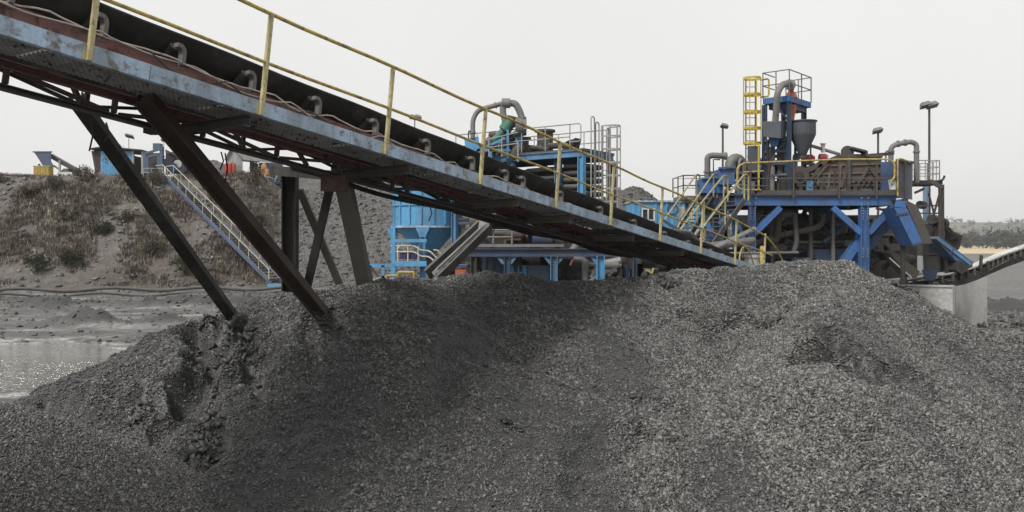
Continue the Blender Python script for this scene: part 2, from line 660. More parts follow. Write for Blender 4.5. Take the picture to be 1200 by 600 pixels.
emb = grid('embankment_hill', np.arange(-110, -4, 0.45), np.arange(68, 150, 0.45), emb_z, EARTH)
tag(emb, kind='structure')

# far hills and woods
def hill_z(X, Y):
    t = np.clip((Y - 1500) / 260, 0, 1)
    return sstep(0, 1, t) * (52 + 26 * fbm(X * 0.0021, Y * 0.0004, 5) + 3.5 * fbm(X * 0.05, Y * 0.05, 3)) - 1


tag(grid('far_hills', np.arange(-1700, 3000, 12), np.arange(1480, 2300, 30), hill_z, HILLM), kind='structure')


def leaf_cloud(centres, radii, n, size, tones, flatz=1.0, blade=False):
    """many small leaf faces through ellipsoid clumps"""
    centres, radii = np.array(centres, float), np.array(radii, float)
    k = rng.integers(0, len(centres), n)
    d = rng.normal(size=(n, 3))
    d /= np.linalg.norm(d, axis=1)[:, None]
    rr = rng.random(n) ** 0.45
    c = centres[k] + d * (rr * radii[k])[:, None] * np.array([1, 1, flatz])
    a = rng.normal(size=(n, 3)); a /= np.linalg.norm(a, axis=1)[:, None]
    b = np.cross(a, rng.normal(size=(n, 3))); b /= np.linalg.norm(b, axis=1)[:, None]
    s = size * (0.5 + rng.random(n))[:, None]
    V = np.stack([c - a * s, c + b * s * 0.5, c + a * s, c - b * s * 0.5], 1).reshape(-1, 3)
    F = np.arange(n * 4).reshape(n, 4)
    tones = np.array(tones)
    tt = tones[rng.integers(0, len(tones), len(centres))][k] * (0.7 + 0.6 * rng.random(n))[:, None]
    T = np.repeat(np.concatenate([tt, np.ones((n, 1))], 1), 4, axis=0)
    return V, F, T


# far wood reading as one mass beyond the field
cs, rs = [], []
for i in range(900):
    x = random.uniform(-400, 1100)
    y = random.uniform(560, 760) if random.random() < 0.75 else random.uniform(800, 1300)
    h = random.uniform(9, 19) * (0.7 + 0.6 * (vnoise(np.array([x * 0.012]), np.array([3.0]))[0] + 0.5))
    r = h * random.uniform(0.35, 0.55)
    for q in range(5):
        cs.append((x + random.uniform(-r, r), y + random.uniform(-r, r), h * random.uniform(0.25, 0.85)))
        rs.append(r * random.uniform(0.5, 0.9))
for i in range(420):                                     # scattered trees over the face and ridge of the far hill
    x = random.uniform(300, 1500); y = random.uniform(1540, 1800)
    z = float(hill_z(np.array([x]), np.array([y]))[0])
    r = random.uniform(4, 8)
    for q in range(3):
        cs.append((x + random.uniform(-r, r), y, z + r * random.uniform(0.3, 1.2))); rs.append(r * 0.7)
V, F, T = leaf_cloud(cs, rs, 150000, 1.2, [(0.03, 0.038, 0.025), (0.045, 0.05, 0.035), (0.02, 0.028, 0.02), (0.07, 0.065, 0.045)])
tag(np_mesh('far_woodland', V, F, LEAFM, tone=T), 'hazy belt of grey green trees beyond the pale field at the right edge', 'woodland', kind='stuff')

# the air itself: thin even haze round the whole place
hz = MB().box((0, 1175, 47), (6100, 3050, 97)).build('haze', None)
hm = bpy.data.materials.new('haze air'); hm.use_nodes = True
ht_ = hm.node_tree
for q in list(ht_.nodes):
    if q.type == 'BSDF_PRINCIPLED': ht_.nodes.remove(q)
pv = ht_.nodes.new('ShaderNodeVolumePrincipled')
pv.inputs['Color'].default_value = (0.95, 0.97, 1.0, 1)
pv.inputs['Density'].default_value = 0.00021
ht_.links.new(pv.outputs[0], ht_.nodes['Material Output'].inputs['Volume'])
hz.data.materials.append(hm)
tag(hz, 'thin pale haze that fades the far hills and woods', 'haze', kind='stuff')

# ------------------------------------------------------------------ coal piles (loose material: one object each)
MAINC = [(35, 476, 14.0), (90, 447, 14.0), (140, 425, 14.0), (180, 406, 14.0), (215, 386, 14.0), (235, 372, 14.2), (265, 366, 14.4), (300, 358, 14.6),
         (312, 346, 15), (332, 341, 14.5), (380, 341, 14.4), (400, 336, 14.5), (440, 331, 14.9), (470, 332, 15.6), (500, 326, 16.6), (545, 322, 17), (600, 319, 17.4),
         (640, 328, 17.6), (700, 329, 18), (750, 324, 18.4), (800, 319, 18.8), (850, 313, 19), (900, 310, 19), (960, 307, 19), (985, 308, 19),
         (1005, 318, 18.8), (1030, 333, 18.4), (1060, 356, 18), (1105, 385, 17.6), (1180, 390, 17.2), (1290, 398, 16.5), (1420, 420, 15.5)]
C_MAIN = crest(MAINC)
C_SPUR = crest([(985, 310, 19), (972, 345, 15.6), (962, 380, 13.6), (950, 420, 12.4)])
C_SPUR2 = crest([(700, 329, 18), (660, 400, 14.8), (600, 470, 12.8)])
C_NEAR = crest([(-320, 420, 9.4), (-100, 455, 9.8), (31, 484, 10.4), (90, 506, 10.5), (140, 541, 10.4), (190, 580, 10.2), (230, 620, 10.0)])
SLOPE = 0.60


def pile0(X, Y):
    z = ridge_height(X, Y, C_MAIN, SLOPE)
    z = np.maximum(z, ridge_height(X, Y, C_SPUR, 0.62) - 0.28)
    z = np.maximum(z, ridge_height(X, Y, C_SPUR2, 0.42) - 0.15)
    z = z + 0.15 * fbm(X * 0.35, Y * 0.35, 4) * np.clip((C_MAIN[:, 1].max() - Y) / 4, 0.15, 1)
    return z


def hit(f, u, v, d0=8, d1=24):
    ds = np.linspace(d0, d1, 600)
    pts = np.array([tuple(P(u, v, d)) for d in ds])
    z = f(pts[:, 0], pts[:, 1])
    i = int(np.argmax(z > pts[:, 2]))
    return pts[i]


CARVE = []
for pts, wd, dp in ([[(232, 378), (243, 395), (228, 425), (205, 455)], 0.34, 0.55], [[(285, 372), (262, 400), (235, 430), (200, 455)], 0.30, 0.40],
                    [[(306, 415), (296, 440), (262, 455), (222, 470), (180, 492)], 0.34, 0.42], [[(313, 395), (300, 430), (318, 465)], 0.22, 0.25],
                    [[(248, 520), (225, 540), (205, 556)], 0.25, 0.28], [[(160, 478), (175, 500), (215, 548)], 0.28, 0.25], [[(60, 470), (100, 484), (145, 508), (185, 535), (212, 556)], 0.45, 0.34],
                    [[(385, 375), (372, 400), (362, 425)], 0.22, 0.15], [[(972, 388), (958, 402), (950, 425)], 0.34, 0.50], [[(985, 392), (1008, 412), (1002, 440)], 0.30, 0.42], [[(800, 372), (835, 378), (880, 380)], 0.22, 0.24], [[(1060, 430), (1085, 470)], 0.4, 0.22], [[(560, 400), (520, 450), (470, 510)], 0.45, 0.22],
                    [[(870, 378), (905, 384)], 0.16, 0.14], [[(740, 505), (700, 530), (660, 560)], 0.3, 0.22], [[(835, 395), (860, 420)], 0.18, 0.1]):
    w = [hit(pile0, u, v) for u, v in pts]
    for a, b in zip(w[:-1], w[1:]):
        for k in range(5):
            CARVE.append((*(a * (1 - k / 5) + b * k / 5)[:2], wd, dp * 1.25))
CARVE = np.array(CARVE)


def pile_z(X, Y):
    z = pile0(X, Y)
    wx, wy = X + 0.5 * fbm(X * 1.5, Y * 1.5, 3), Y + 0.5 * fbm(X * 1.5 + 40, Y * 1.5, 3)
    cut = np.zeros(X.shape)
    for cx, cy, wd, dp in CARVE:
        d2 = ((wx - cx) ** 2 + (wy - cy) ** 2) / (wd * wd)
        cut = np.maximum(cut, dp * np.exp(-d2 * d2))
    left = sstep(-1.0, -3.5, X)
    z = z - cut + 0.16 * fbm(X * 1.1, Y * 1.1, 5, 0.6) * (0.65 + 0.7 * left) + 0.05 * fbm(X * 4.5, Y * 4.5, 3)
    return z


def near_z(X, Y):
    return ridge_height(X, Y, C_NEAR, 0.58) + 0.05 * fbm(X * 0.9, Y * 0.9, 5)


CUBE = np.array([(-1, -1, -1), (1, -1, -1), (1, 1, -1), (-1, 1, -1), (-1, -1, 1), (1, -1, 1), (1, 1, 1), (-1, 1, 1)], float) * 0.5
CF = np.array([(0, 3, 2, 1), (4, 5, 6, 7), (0, 1, 5, 4), (1, 2, 6, 5), (2, 3, 7, 6), (3, 0, 4, 7)])


def lumps(x, y, z, size, tone, nrm=None):
    """angular flat lumps, one jittered block each"""
    n = len(x)
    s = size[:, None] * np.stack([rng.uniform(0.8, 1.7, n), rng.uniform(0.55, 1.1, n), rng.uniform(0.2, 0.5, n)], 1)
    L = CUBE[None] * s[:, None, :] * (1 + rng.uniform(-0.5, 0.25, (n, 8, 3)))
    q = rng.normal(size=(n, 4)) * np.array([0.9, 0.42, 0.42, 1.0])
    q /= np.linalg.norm(q, axis=1)[:, None]
    a, b, c, d = q.T
    M = np.stack([np.stack([1 - 2 * (c * c + d * d), 2 * (b * c - a * d), 2 * (b * d + a * c)], 1),
                  np.stack([2 * (b * c + a * d), 1 - 2 * (b * b + d * d), 2 * (c * d - a * b)], 1),
                  np.stack([2 * (b * d - a * c), 2 * (c * d + a * b), 1 - 2 * (b * b + c * c)], 1)], 1)
    L = np.einsum('nij,nkj->nki', M, L)
    V = (L + np.stack([x, y, z], 1)[:, None, :]).reshape(-1, 3)
    F = (CF[None] + (np.arange(n) * 8)[:, None, None]).reshape(-1, 4)
    T = np.repeat(np.concatenate([tone, np.ones((n, 1))], 1), 8, axis=0)
    return V, F, T


def join_np(parts):
    Vs, Fs, Ts, o = [], [], [], 0
    for V, F, T in parts:
        Vs.append(V); Fs.append(F + o); Ts.append(T); o += len(V)
    return np.concatenate(Vs), np.concatenate(Fs), np.concatenate(Ts)


def heap(name, xs, ys, zf, n, size_f, coarse_f, label, cat, keep=None, extra=(), tonef=1.0):
    X, Y = np.meshgrid(xs, ys)
    Z = np.maximum(zf(X, Y), -0.25)
    nx, ny = len(xs), len(ys)
    i = (np.arange(nx - 1)[None, :] + np.arange(ny - 1)[:, None] * nx).ravel()
    F0 = np.stack([i, i + 1, i + 1 + nx, i + nx], 1)
    F0 = F0[(Z.ravel()[F0] > -0.24).any(1)]
    V0 = np.stack([X.ravel(), Y.ravel(), Z.ravel()], 1)
    T0 = np.ones((len(V0), 4)); T0[:, :3] = 0.030
    x = rng.uniform(xs[0], xs[-1], n * 4)
    y = rng.uniform(ys[0], ys[-1], n * 4)
    z = zf(x, y)
    ok = z > 0.0
    if keep is not None:
        ok &= keep(x, y)
    x, y, z = x[ok][:n], y[ok][:n], z[ok][:n]
    if len(extra):                                     # slumped hollows hold as much loose material as the open face
        q = rng.integers(0, len(CARVE), n // 7)
        ex, ey = CARVE[q, 0] + rng.normal(0, 0.33, len(q)), CARVE[q, 1] + rng.normal(0, 0.33, len(q))
        x, y, z = np.concatenate([x, ex]), np.concatenate([y, ey]), np.concatenate([z, zf(ex, ey)])
    m = len(x)
    sz = size_f(x, y, m)
    co = coarse_f(x, y)
    g = 0.044 + 0.20 * rng.random(m) ** 2.3 * (0.48 + 0.52 * co)
    g = g * (1.27 - 0.16 * co) * tonef
    pale = rng.random(m) < 0.02 + 0.04 * co
    g = np.where(pale, g * 1.2 + 0.02, np.minimum(g, 0.21))
    warm = (0.4 + rng.random(m)) * 0.075 * co
    tone = np.stack([g * (1 + warm), g * (1 + warm * 0.6), g * (1.0 - warm * 0.3)], 1)
    parts = [(V0, F0, T0), lumps(x, y, z + sz * 0.08, sz, tone)]
    for (ex, ey, es) in extra:
        zz = zf(np.array([ex]), np.array([ey]))
        k = 16
        lx, ly = ex + rng.normal(0, es * 0.8, k), ey + rng.normal(0, es * 0.6, k)
        gg = rng.uniform(0.03, 0.06, k)
        parts.append(lumps(lx, ly, zf(lx, ly) + es * rng.uniform(0, 0.5, k), es * rng.uniform(0.25, 0.85, k), np.stack([gg, gg, gg], 1)))
    V, F, T = join_np(parts)
    o = np_mesh(name, V, F, COALM, tone=T)
    tag(o, label, cat, kind='stuff')
    return o


def coarse_lit(x, y):
    u = 600 + 1000 * x / 16.0
    return np.clip(0.55 * sstep(0.5, 4.5, x + 0.8 * fbm(x * 0.5, y * 0.5, 3)) + 0.6 * np.exp(-((x - 3.7) / 1.5) ** 2 - ((y - 13.2) / 1.9) ** 2) + 1.05 * fbm(x * 1.1 + 3, y * 0.35, 4) * (0.45 + 0.5 * sstep(-2, 3, x)) + 0.12, 0, 1)  # coarser coal, plus a sunlit patch painted in as paler, warmer lumps


def size_main(x, y, m):
    c = coarse_lit(x, y)
    return np.minimum((0.010 + 0.022 * c) * np.exp(rng.normal(0, 0.5, m)) + 0.006, 0.05 + 0.015 * rng.random(m))


clods = []
for u, v, s in ((240, 524, 0.20), (247, 530, 0.14), (232, 520, 0.12), (212, 546, 0.14), (166, 490, 0.13), (172, 496, 0.10), (245, 505, 0.10), (276, 430, 0.13),
                (262, 418, 0.16), (232, 372, 0.18), (240, 384, 0.13), (288, 412, 0.12), (305, 420, 0.10), (375, 372, 0.10), (383, 376, 0.12), (366, 366, 0.10), (268, 374, 0.10), (276, 376, 0.12), (262, 370, 0.10), (775, 333, 0.22), (783, 333, 0.16), (905, 380, 0.15),
                (1060, 340, 0.16), (745, 470, 0.12), (740, 500, 0.13), (600, 500, 0.1), (980, 360, 0.1)):
    p = hit(pile_z, u, v)
    clods.append((p[0], p[1], s))
heap('coal_pile', np.arange(-15, 19, 0.07), np.arange(8.5, 28, 0.07), pile_z, 620000, size_main, coarse_lit,
     'huge dark grey coal pile filling the foreground, coarser and paler on its right flank', 'coal pile',
     keep=lambda x, y: (y < 19.9) & (np.abs(x) < y * 0.68), extra=clods)
heap('small_coal_pile', np.arange(-14, 1, 0.08), np.arange(3.5, 15, 0.08), near_z, 200000, lambda x, y, m: 0.012 * np.exp(rng.normal(0, 0.45, m)) + 0.006,
     lambda x, y: np.full(len(x), 0.75), 'low gravelly coal pile at the bottom left corner in front of the pond', 'coal pile',
     keep=lambda x, y: (y > 7.5) & (x > -0.75 * y), tonef=1.15)  # raised tone paints in the light on this pile's facing slope

# stockpile far behind under the conveyor
C_STOCK = crest([(362, 203, 96), (400, 196, 94), (440, 193, 93), (480, 200, 91), (540, 222, 88), (620, 240, 86), (690, 238, 83), (727, 226, 80), (742, 221, 80), (764, 236, 80), (800, 262, 80)], 1.2)


def stock_z(X, Y):
    return ridge_height(X, Y, C_STOCK, 0.68) + 0.9 * fbm(X * 0.16, Y * 0.16, 5) + 0.25 * fbm(X, Y, 3)


so_ = grid('stockpile', np.arange(-42, 38, 0.4), np.arange(58, 112, 0.4), lambda X, Y: np.maximum(stock_z(X, Y), -0.3), HEAPM)
tag(so_, 'long grey rock stockpile rising behind the blue tank and the container', 'stockpile', kind='stuff')

# loose rubble on the embankment and stockpile faces
def rubble(name, zf, xr, yr, n, smin, smax, g0, g1, label):
    x = rng.uniform(*xr, n); y = rng.uniform(*yr, n); z = zf(x, y)
    ok = z > (0.3 if name != 'mud_clods' else 0.10)
    if name == 'mud_clods': ok &= (rng.random(n) < 0.25 + 2.5 * np.clip(z - 0.22, 0, 1))
    x, y, z = x[ok], y[ok], z[ok]
    s = smin + (smax - smin) * rng.random(len(x)) ** 5
    g = g0 + (g1 - g0) * rng.random(len(x))
    if name == 'yard_rubble': z = z - 0.33
    V, F, T = lumps(x, y, z, s, np.stack([g * 1.05, g, g * 0.95], 1))
    tag(np_mesh(name, V, F, COALM, tone=T), label, 'rubble', kind='stuff')


rubble('mud_clods', mud_z, (-45, -3), (24, 68), 34000, 0.02, 0.25, 0.03, 0.10, 'small clods and stones strewn over the pale mud flat')
rubble('yard_rubble', lambda x, y: 0.35 + 0 * x, (15, 48), (36.5, 60), 9000, 0.05, 0.45, 0.03, 0.12, 'dark stones scattered over the yard beyond the concrete blocks')
rubble('slope_rubble', emb_z, (-64, -12), (70, 90), 7000, 0.07, 0.55, 0.05, 0.17, 'loose stones lying over the dry embankment slope')
rubble('stockpile_rubble', stock_z, (-26, 16), (64, 90), 22000, 0.06, 0.4, 0.035, 0.11, 'loose rocks over the face of the grey stockpile')

# dry grass on the embankment
n = 22000
x = rng.uniform(-68, -11, n); y = rng.uniform(71, 92, n)
keepm = (x / y < -0.27 - 0.04 * rng.random(n)) & ((fbm(x * 0.3, y * 0.3, 4) + 0.12 * sstep(84, 90, y) + 0.24 * rng.random(n)) > 0.0)
x, y = x[keepm], y[keepm]
z = emb_z(x, y)
ok = z > 0.1
x, y, z = x[ok], y[ok], z[ok]
m = len(x); B = 16
ht = rng.uniform(0.18, 0.65, m)
bx = np.repeat(x, B) + rng.normal(0, 0.26, m * B); by = np.repeat(y, B) + rng.normal(0, 0.26, m * B)
bz = np.repeat(z, B) - 0.08
hh = np.repeat(ht, B) * rng.uniform(0.5, 1.1, m * B)
an = rng.uniform(0, 2 * np.pi, m * B); lean = rng.uniform(0.0, 0.7, m * B) * hh
wv = 0.028 + 0.02 * rng.random(m * B)
p0 = np.stack([bx - wv * np.cos(an), by - wv * np.sin(an), bz], 1)
p1 = np.stack([bx + wv * np.cos(an), by + wv * np.sin(an), bz], 1)
p2 = np.stack([bx + lean * np.sin(an * 3), by + lean * np.cos(an * 3), bz + hh], 1)
V = np.stack([p0, p1, p2], 1).reshape(-1, 3)
F = np.arange(len(V)).reshape(-1, 3)
pal = np.array([(0.195, 0.162, 0.126), (0.14, 0.12, 0.096), (0.075, 0.066, 0.054), (0.29, 0.245, 0.19), (0.065, 0.053, 0.044), (0.052, 0.044, 0.038)])
tt = np.repeat(pal[rng.integers(0, 6, m)], B, axis=0) * rng.uniform(0.7, 1.3, (m * B, 1))
T = np.repeat(np.concatenate([tt, np.ones((m * B, 1))], 1), 3, axis=0)
tag(np_mesh('dry_grass', V, F, LEAFM, tone=T), 'dry brown grass growing over the embankment slope', 'grass', kind='stuff')


def on_emb(u, v):
    ds = np.linspace(66, 100, 500)
    pts = np.array([tuple(P(u, v, d)) for d in ds])
    i = int(np.argmax(emb_z(pts[:, 0], pts[:, 1]) > pts[:, 2]))
    return Vector(pts[i]) if i else P(u, v, 86)


def shrub(u, v, r, label, dark=True, h=1.0):
    c = on_emb(u, v)
    c.z -= 0.2
    root = thing('shrub', c, label, 'shrub', 'shrubs on the embankment slope')
    st = MB()
    cs, rs = [], []
    for k in range(9):
        an = random.uniform(0, 6.28)
        rr = random.uniform(0.1, 0.75) * r
        tip = Vector((rr * math.cos(an), rr * math.sin(an), random.uniform(0.35, 0.95) * r * h + 0.25))
        st.tube([(0, 0, 0), tip * 0.5 + Vector((0, 0, 0.1)), tip], [0.05, 0.035, 0.015], 5)
        cs.append(tuple(tip)); rs.append(r * random.uniform(0.28, 0.5))
    me = bpy.data.meshes.new('stem'); me.from_pydata(st.v, [], st.f); link('stem', me, BRUST, root)
    tones = [(0.035, 0.045, 0.022), (0.05, 0.06, 0.03), (0.03, 0.035, 0.02)] if dark else [(0.10, 0.085, 0.06), (0.14, 0.12, 0.085), (0.07, 0.06, 0.045)]
    V, F, T = leaf_cloud(cs, rs, 1500, 0.075, tones)
    np_mesh('foliage', V, F, LEAFM, root, tone=T)
    return root


shrub(121, 277, 1.2, 'dark green shrub halfway up the bare left slope')
shrub(87, 311, 1.3, 'round green shrub low on the slope between two others at the far left')
shrub(44, 318, 1.4, 'dark shrub at the foot of the slope by the left edge')
shrub(219, 322, 1.5, 'dark green bush at the slope foot left of the blue stairs')
shrub(80, 258, 0.9, 'small brown shrub on the upper left of the slope', False)
shrub(300, 218, 1.8, 'grey brown shrub on the slope just below the tin hut', False)
shrub(135, 192, 1.5, 'scraggly brown bush in front of the blue shed wall', False)
shrub(64, 223, 1.3, 'wide grey brown bush near the slope top below the hopper', False)
shrub(100, 213, 1.4, 'brown brush on the slope top between hopper and blue shed', False)
shrub(182, 218, 1.5, 'brown brush left of the stair head under the machine frame', False)
shrub(150, 262, 1.2, 'brown bush in the middle of the slope beside the left conveyor leg', False)
shrub(258, 238, 1.3, 'brown bush just right of the blue stairs near their top', False)
shrub(302, 268, 1.4, 'grey brown bush right of the stairs behind the rusty leg', False)
shrub(178, 300, 1.3, 'low brown bush between the left conveyor leg and the stairs', False)
shrub(36, 232, 1.0, 'small brown bush high on the slope at the left edge', False)
# ------------------------------------------------------------------ the inclined conveyor (local frame t along, s across away from the camera, h up)
A0 = P(100, 71, 8.0)
DV = Vector((0.665, 1.0, -0.152))
SV = Vector((-1.0, 0.665, 0)).normalized()
UV = Vector((0.0701, 0.1054, 1.0)).normalized()


def K(t, s, h):
    return A0 + DV * t + SV * s + UV * h


def KB(t, s, h):
    return K(t, s, h - 0.0215 * (t - 3))


def t_at(u, s=0.0):
    """along-position whose projection at (s, h~0) falls on column u"""
    k = (u - 600) / 1000.0
    a = A0 + SV * s
    return (k * a.y - a.x) / (DV.x - k * DV.y)


T0, T1 = -5.2, 18.4
conv = thing('inclined_conveyor', (K(T1, 1.5, 0).x, K(T1, 1.5, 0).y, 0),
             'long inclined belt conveyor with pale blue edge channel and yellow handrail above the coal pile', 'conveyor')
UL = DV.length
PANEL = paint('dusty deck plate', (0.20, 0.20, 0.205), 0.3, dirt=0.4, rough=0.8, rustc=(0.10, 0.09, 0.085))
REDCH = paint('dusty red oxide channel', (0.22, 0.095, 0.085), 0.5, dirt=0.6, rough=0.85, rustc=(0.07, 0.035, 0.03), dirtc=(0.13, 0.115, 0.11), scale=2)
# outer blue channel, in bolted lengths
seg = [T0, -2.4, 0.55, 2.9, 5.3, 7.6, 10.4, 13.2, 16.4, T1]
for a, b in zip(seg[:-1], seg[1:]):
    c = MB().channel(K(a + 0.004, 0.035, 0.085), K(b - 0.004, 0.035, 0.085), 0.07, 0.165, 0.010, UV, 1)
    for q in (a + 0.12, b - 0.12):
        c.box(K(q, -0.006, 0.085), (0.02, 0.02, 0.02))
    c.build('edge_channel', PALEB, conv)
# walkway mesh panels: dark pan with crossing bars on the underside
pw = 1.0
npan = 14
for i in range(npan):
    a = T0 + (T1 - T0) * i / npan + 0.01
    b = T0 + (T1 - T0) * (i + 1) / npan - 0.01
    mb = MB()
    mb.hexa([K(a, 0.075, 0.112), K(b, 0.075, 0.112), K(b, pw, 0.112), K(a, pw, 0.112)], [K(a, 0.075, 0.122), K(b, 0.075, 0.122), K(b, pw, 0.122), K(a, pw, 0.122)])
    mb.build('walkway_panel', PANEL, conv)
    if a < 8.5:
        g = MB()
        L = (b - a) * UL
        st = 0.062
        k = -pw * 0.9
        W = pw - 0.08
        while k < L:
            for sgn in (1, -1):
                s0, s1 = 0.0, W
                l0, l1 = k, k + W * 0.75
                c0, c1 = max(0, l0), min(L, l1)
                if c1 - c0 > 0.02:
                    f0, f1 = (c0 - l0) / (l1 - l0), (c1 - l0) / (l1 - l0)
                    sa, sb = s0 + (s1 - s0) * f0, s0 + (s1 - s0) * f1
                    if sgn < 0: sa, sb = W - sa, W - sb
                    hh = 0.108 if sgn > 0 else 0.1035
                    g.bar(K(a + c0 / UL, 0.078 + sa, hh), K(a + c1 / UL, 0.078 + sb, hh), 0.017, 0.004, UV)
            k += st
        g.build('mesh_lattice', GRATE, conv)
# posts and rails
posts = [t_at(u) for u in (102, 304, 450, 561, 650, 714, 772, 820, 860, 894)]
dt = 1.68
posts = [posts[0] - 3 * dt, posts[0] - 2 * dt, posts[0] - dt] + posts
for k, t in enumerate(posts):
    m = MB()
    m.bar(K(t, -0.028, 0.0), K(t, -0.028, 1.18), 0.045, 0.045, DV)
    m.box(K(t, -0.004, 0.07), (0.10, 0.012, 0.13), M=Matrix((DV.normalized(), SV, UV)).transposed())
    m.build('handrail_post', YELP, conv)
TE = posts[-1]
top = [K(t, -0.028, 1.195 + 0.012 * math.sin(t * 2.3)) for t in np.linspace(T0, posts[-2], 40)]
end = [K(posts[-2] + 0.5, -0.028, 1.17), K(TE, -0.02, 1.13), K(TE + 0.9, 0, 0.95), K(TE + 1.7, 0.0, 0.55), K(TE + 2.0, 0.02, 0.2)]
MB().tube(top + bend(end, 0.3, 4), 0.024, 8).build('top_rail', YEL, conv, True)
MB().tube([K(t, -0.028, 0.62 + 0.010 * math.sin(t * 1.9 + 1)) for t in np.linspace(T0, TE + 0.6, 44)], 0.021, 8).build('middle_rail', YEL, conv, True)
MB().tube(bend([K(TE + 1.9, 0.9, 0.1), K(TE + 1.2, 0.9, 0.85), K(TE + 0.7, 0.9, 0.95), K(TE + 0.4, 0.9, 0.6), K(TE + 0.5, 0.9, 0.1)], 0.3, 5), 0.024, 8).build('end_loop_rail', YEL, conv, True)
# belt: near wing, base and far wing with a return run below
sec = [(1.06, 0.92), (1.14, 0.83), (1.38, 0.60), (1.50, 0.565), (1.80, 0.565), (1.92, 0.60), (2.16, 0.83), (2.24, 0.92)]
th = 0.018
vs, fs = [], []
ts = np.linspace(T0, T1, 70)
for t in ts:
    for s, h in sec: vs.append(KB(t, s, h + 0.008 * math.sin(t * 3.1 + s * 2)))
    for s, h in sec: vs.append(KB(t, s, h + th + 0.008 * math.sin(t * 3.1 + s * 2)))
n = len(sec)
for i in range(len(ts) - 1):
    b0, b1 = i * 2 * n, (i + 1) * 2 * n
    for k in range(n - 1):
        fs.append((b0 + k, b0 + k + 1, b1 + k + 1, b1 + k))
        fs.append((b0 + n + k, b1 + n + k, b1 + n + k + 1, b0 + n + k + 1))
    fs.append((b0, b1, b1 + n, b0 + n)); fs.append((b0 + n - 1, b0 + 2 * n - 1, b1 + 2 * n - 1, b1 + n - 1))
fs.append(tuple(range(n)) + tuple(range(2 * n - 1, n - 1, -1)))
b0 = (len(ts) - 1) * 2 * n
fs.append(tuple(b0 + k for k in range(n - 1, -1, -1)) + tuple(b0 + n + k for k in range(n)))
MB().add(vs, fs).build('belt', BELT, conv, True)
MB().hexa([KB(T0, 1.25, 0.22), KB(T1, 1.25, 0.22), KB(T1, 2.05, 0.22), KB(T0, 2.05, 0.22)], [KB(T0, 1.25, 0.232), KB(T1, 1.25, 0.232), KB(T1, 2.05, 0.232), KB(T0, 2.05, 0.232)]).build('return_belt', BELT, conv)
# coal carried by the belt (seen from above only)
# side frames of the belt table
for s, sd_ in ((1.03, 1), (2.27, -1)):
    MB().channel(KB(T0, s, 0.475), KB(T1, s, 0.475), 0.06, 0.15, 0.010, UV, sd_).build('table_channel', REDCH, conv)
# idlers with hooked side brackets
BRK = paint("scuffed idler bracket", (0.17, 0.165, 0.16), 0.3, dirt=0.5, rough=0.75)
ids = [t_at(u, 1.0) for u in (205, 289, 367, 435, 497, 550, 590, 610, 655, 702, 742, 778, 806, 832)]
ids = [ids[0] - 0.8 * k for k in range(7, 0, -1)] + ids + [ids[-1] + 0.8 * k for k in range(1, 6)]
for t in ids:
    if t > T1 - 0.2 or t < T0 + 0.1: continue
    f = MB()
    prof = [(0.0, 0.55), (0.0, 0.70), (-0.015, 0.745), (-0.055, 0.765), (-0.10, 0.76)]
    for (p0, h0), (p1, h1) in zip(prof[:-1], prof[1:]):
        f.bar(KB(t + p0 * 0.8, 0.985, h0 - 0.005), KB(t + p1 * 0.8, 0.985, h1), 0.05, 0.085, SV)
    f.bar(KB(t, 0.99, 0.52), KB(t, 2.31, 0.52), 0.06, 0.05, UV)
    f.bar(KB(t, 2.30, 0.54), KB(t, 2.30, 0.78), 0.05, 0.05, DV)
    br = f.build('idler_bracket', BRK, conv)
    r = MB()
    r.cyl(KB(t - 0.05, 1.07, 0.765), KB(t - 0.05, 1.40, 0.49), 0.057, n=12)
    r.cyl(KB(t - 0.05, 1.46, 0.495), KB(t - 0.05, 1.86, 0.495), 0.057, n=12)
    r.cyl(KB(t - 0.05, 1.92, 0.49), KB(t - 0.05, 2.23, 0.765), 0.057, n=12)
    r.build('roller', BLACKST, br, True)
for t in np.arange(T0 + 0.5, T1, 1.9):
    for s in (1.03, 2.1):
        MB().bar(K(t, s, 0.078), KB(t, s, 0.395), 0.05, 0.05, DV).build('table_stand', RUST, conv)
# truss below: red top chords, dark lower chords, uprights, diagonals, cross struts
for s, hc, sl_, hl in ((1.08, 0.03, 1.08, -0.20), (2.0, 0.29, 1.75, -0.05)):
    MB().channel(K(T0, s, hc), K(T1, s, hc), 0.075, 0.09, 0.012, UV, -1).build('upper_chord', REDCH if s < 1.5 else DGREY, conv)
    MB().channel(K(T0, sl_, hl), K(T1, sl_, hl), 0.08, 0.06, 0.012, UV, -1).build('lower_chord', DGREY, conv)
    w = MB()
    t = T0 + 0.3
    k = 0
    while t < T1 - 0.7:
        w.bar(K(t, sl_, hl + .04), K(t, s, hc - .04), 0.055, 0.045, DV)
        if k % 2 == 0:
            w.bar(K(t + 0.05, sl_, hl + .04), K(t + 0.9, s, hc - .04), 0.04, 0.04, UV)
        else:
            w.bar(K(t + 0.05, s, hc - .04), K(t + 0.9, sl_, hl + .04), 0.04, 0.04, UV)
        t += 0.95; k += 1
    w.build('web_bracing', RUST if s < 2 else BLACKST, conv)
t = T0 + 0.3
k = 0
while t < T1 - 0.7:
    MB().bar(K(t, 1.10, -0.20), K(t, 1.73, -0.05), 0.05, 0.05, UV).build('cross_strut', BLACKST, conv)
    if k % 2: MB().bar(K(t, 1.12, -0.21), K(t + 1.9, 1.72, -0.07), 0.045, 0.02, UV).build('cross_brace', BLACKST, conv)
    t += 1.9; k += 1
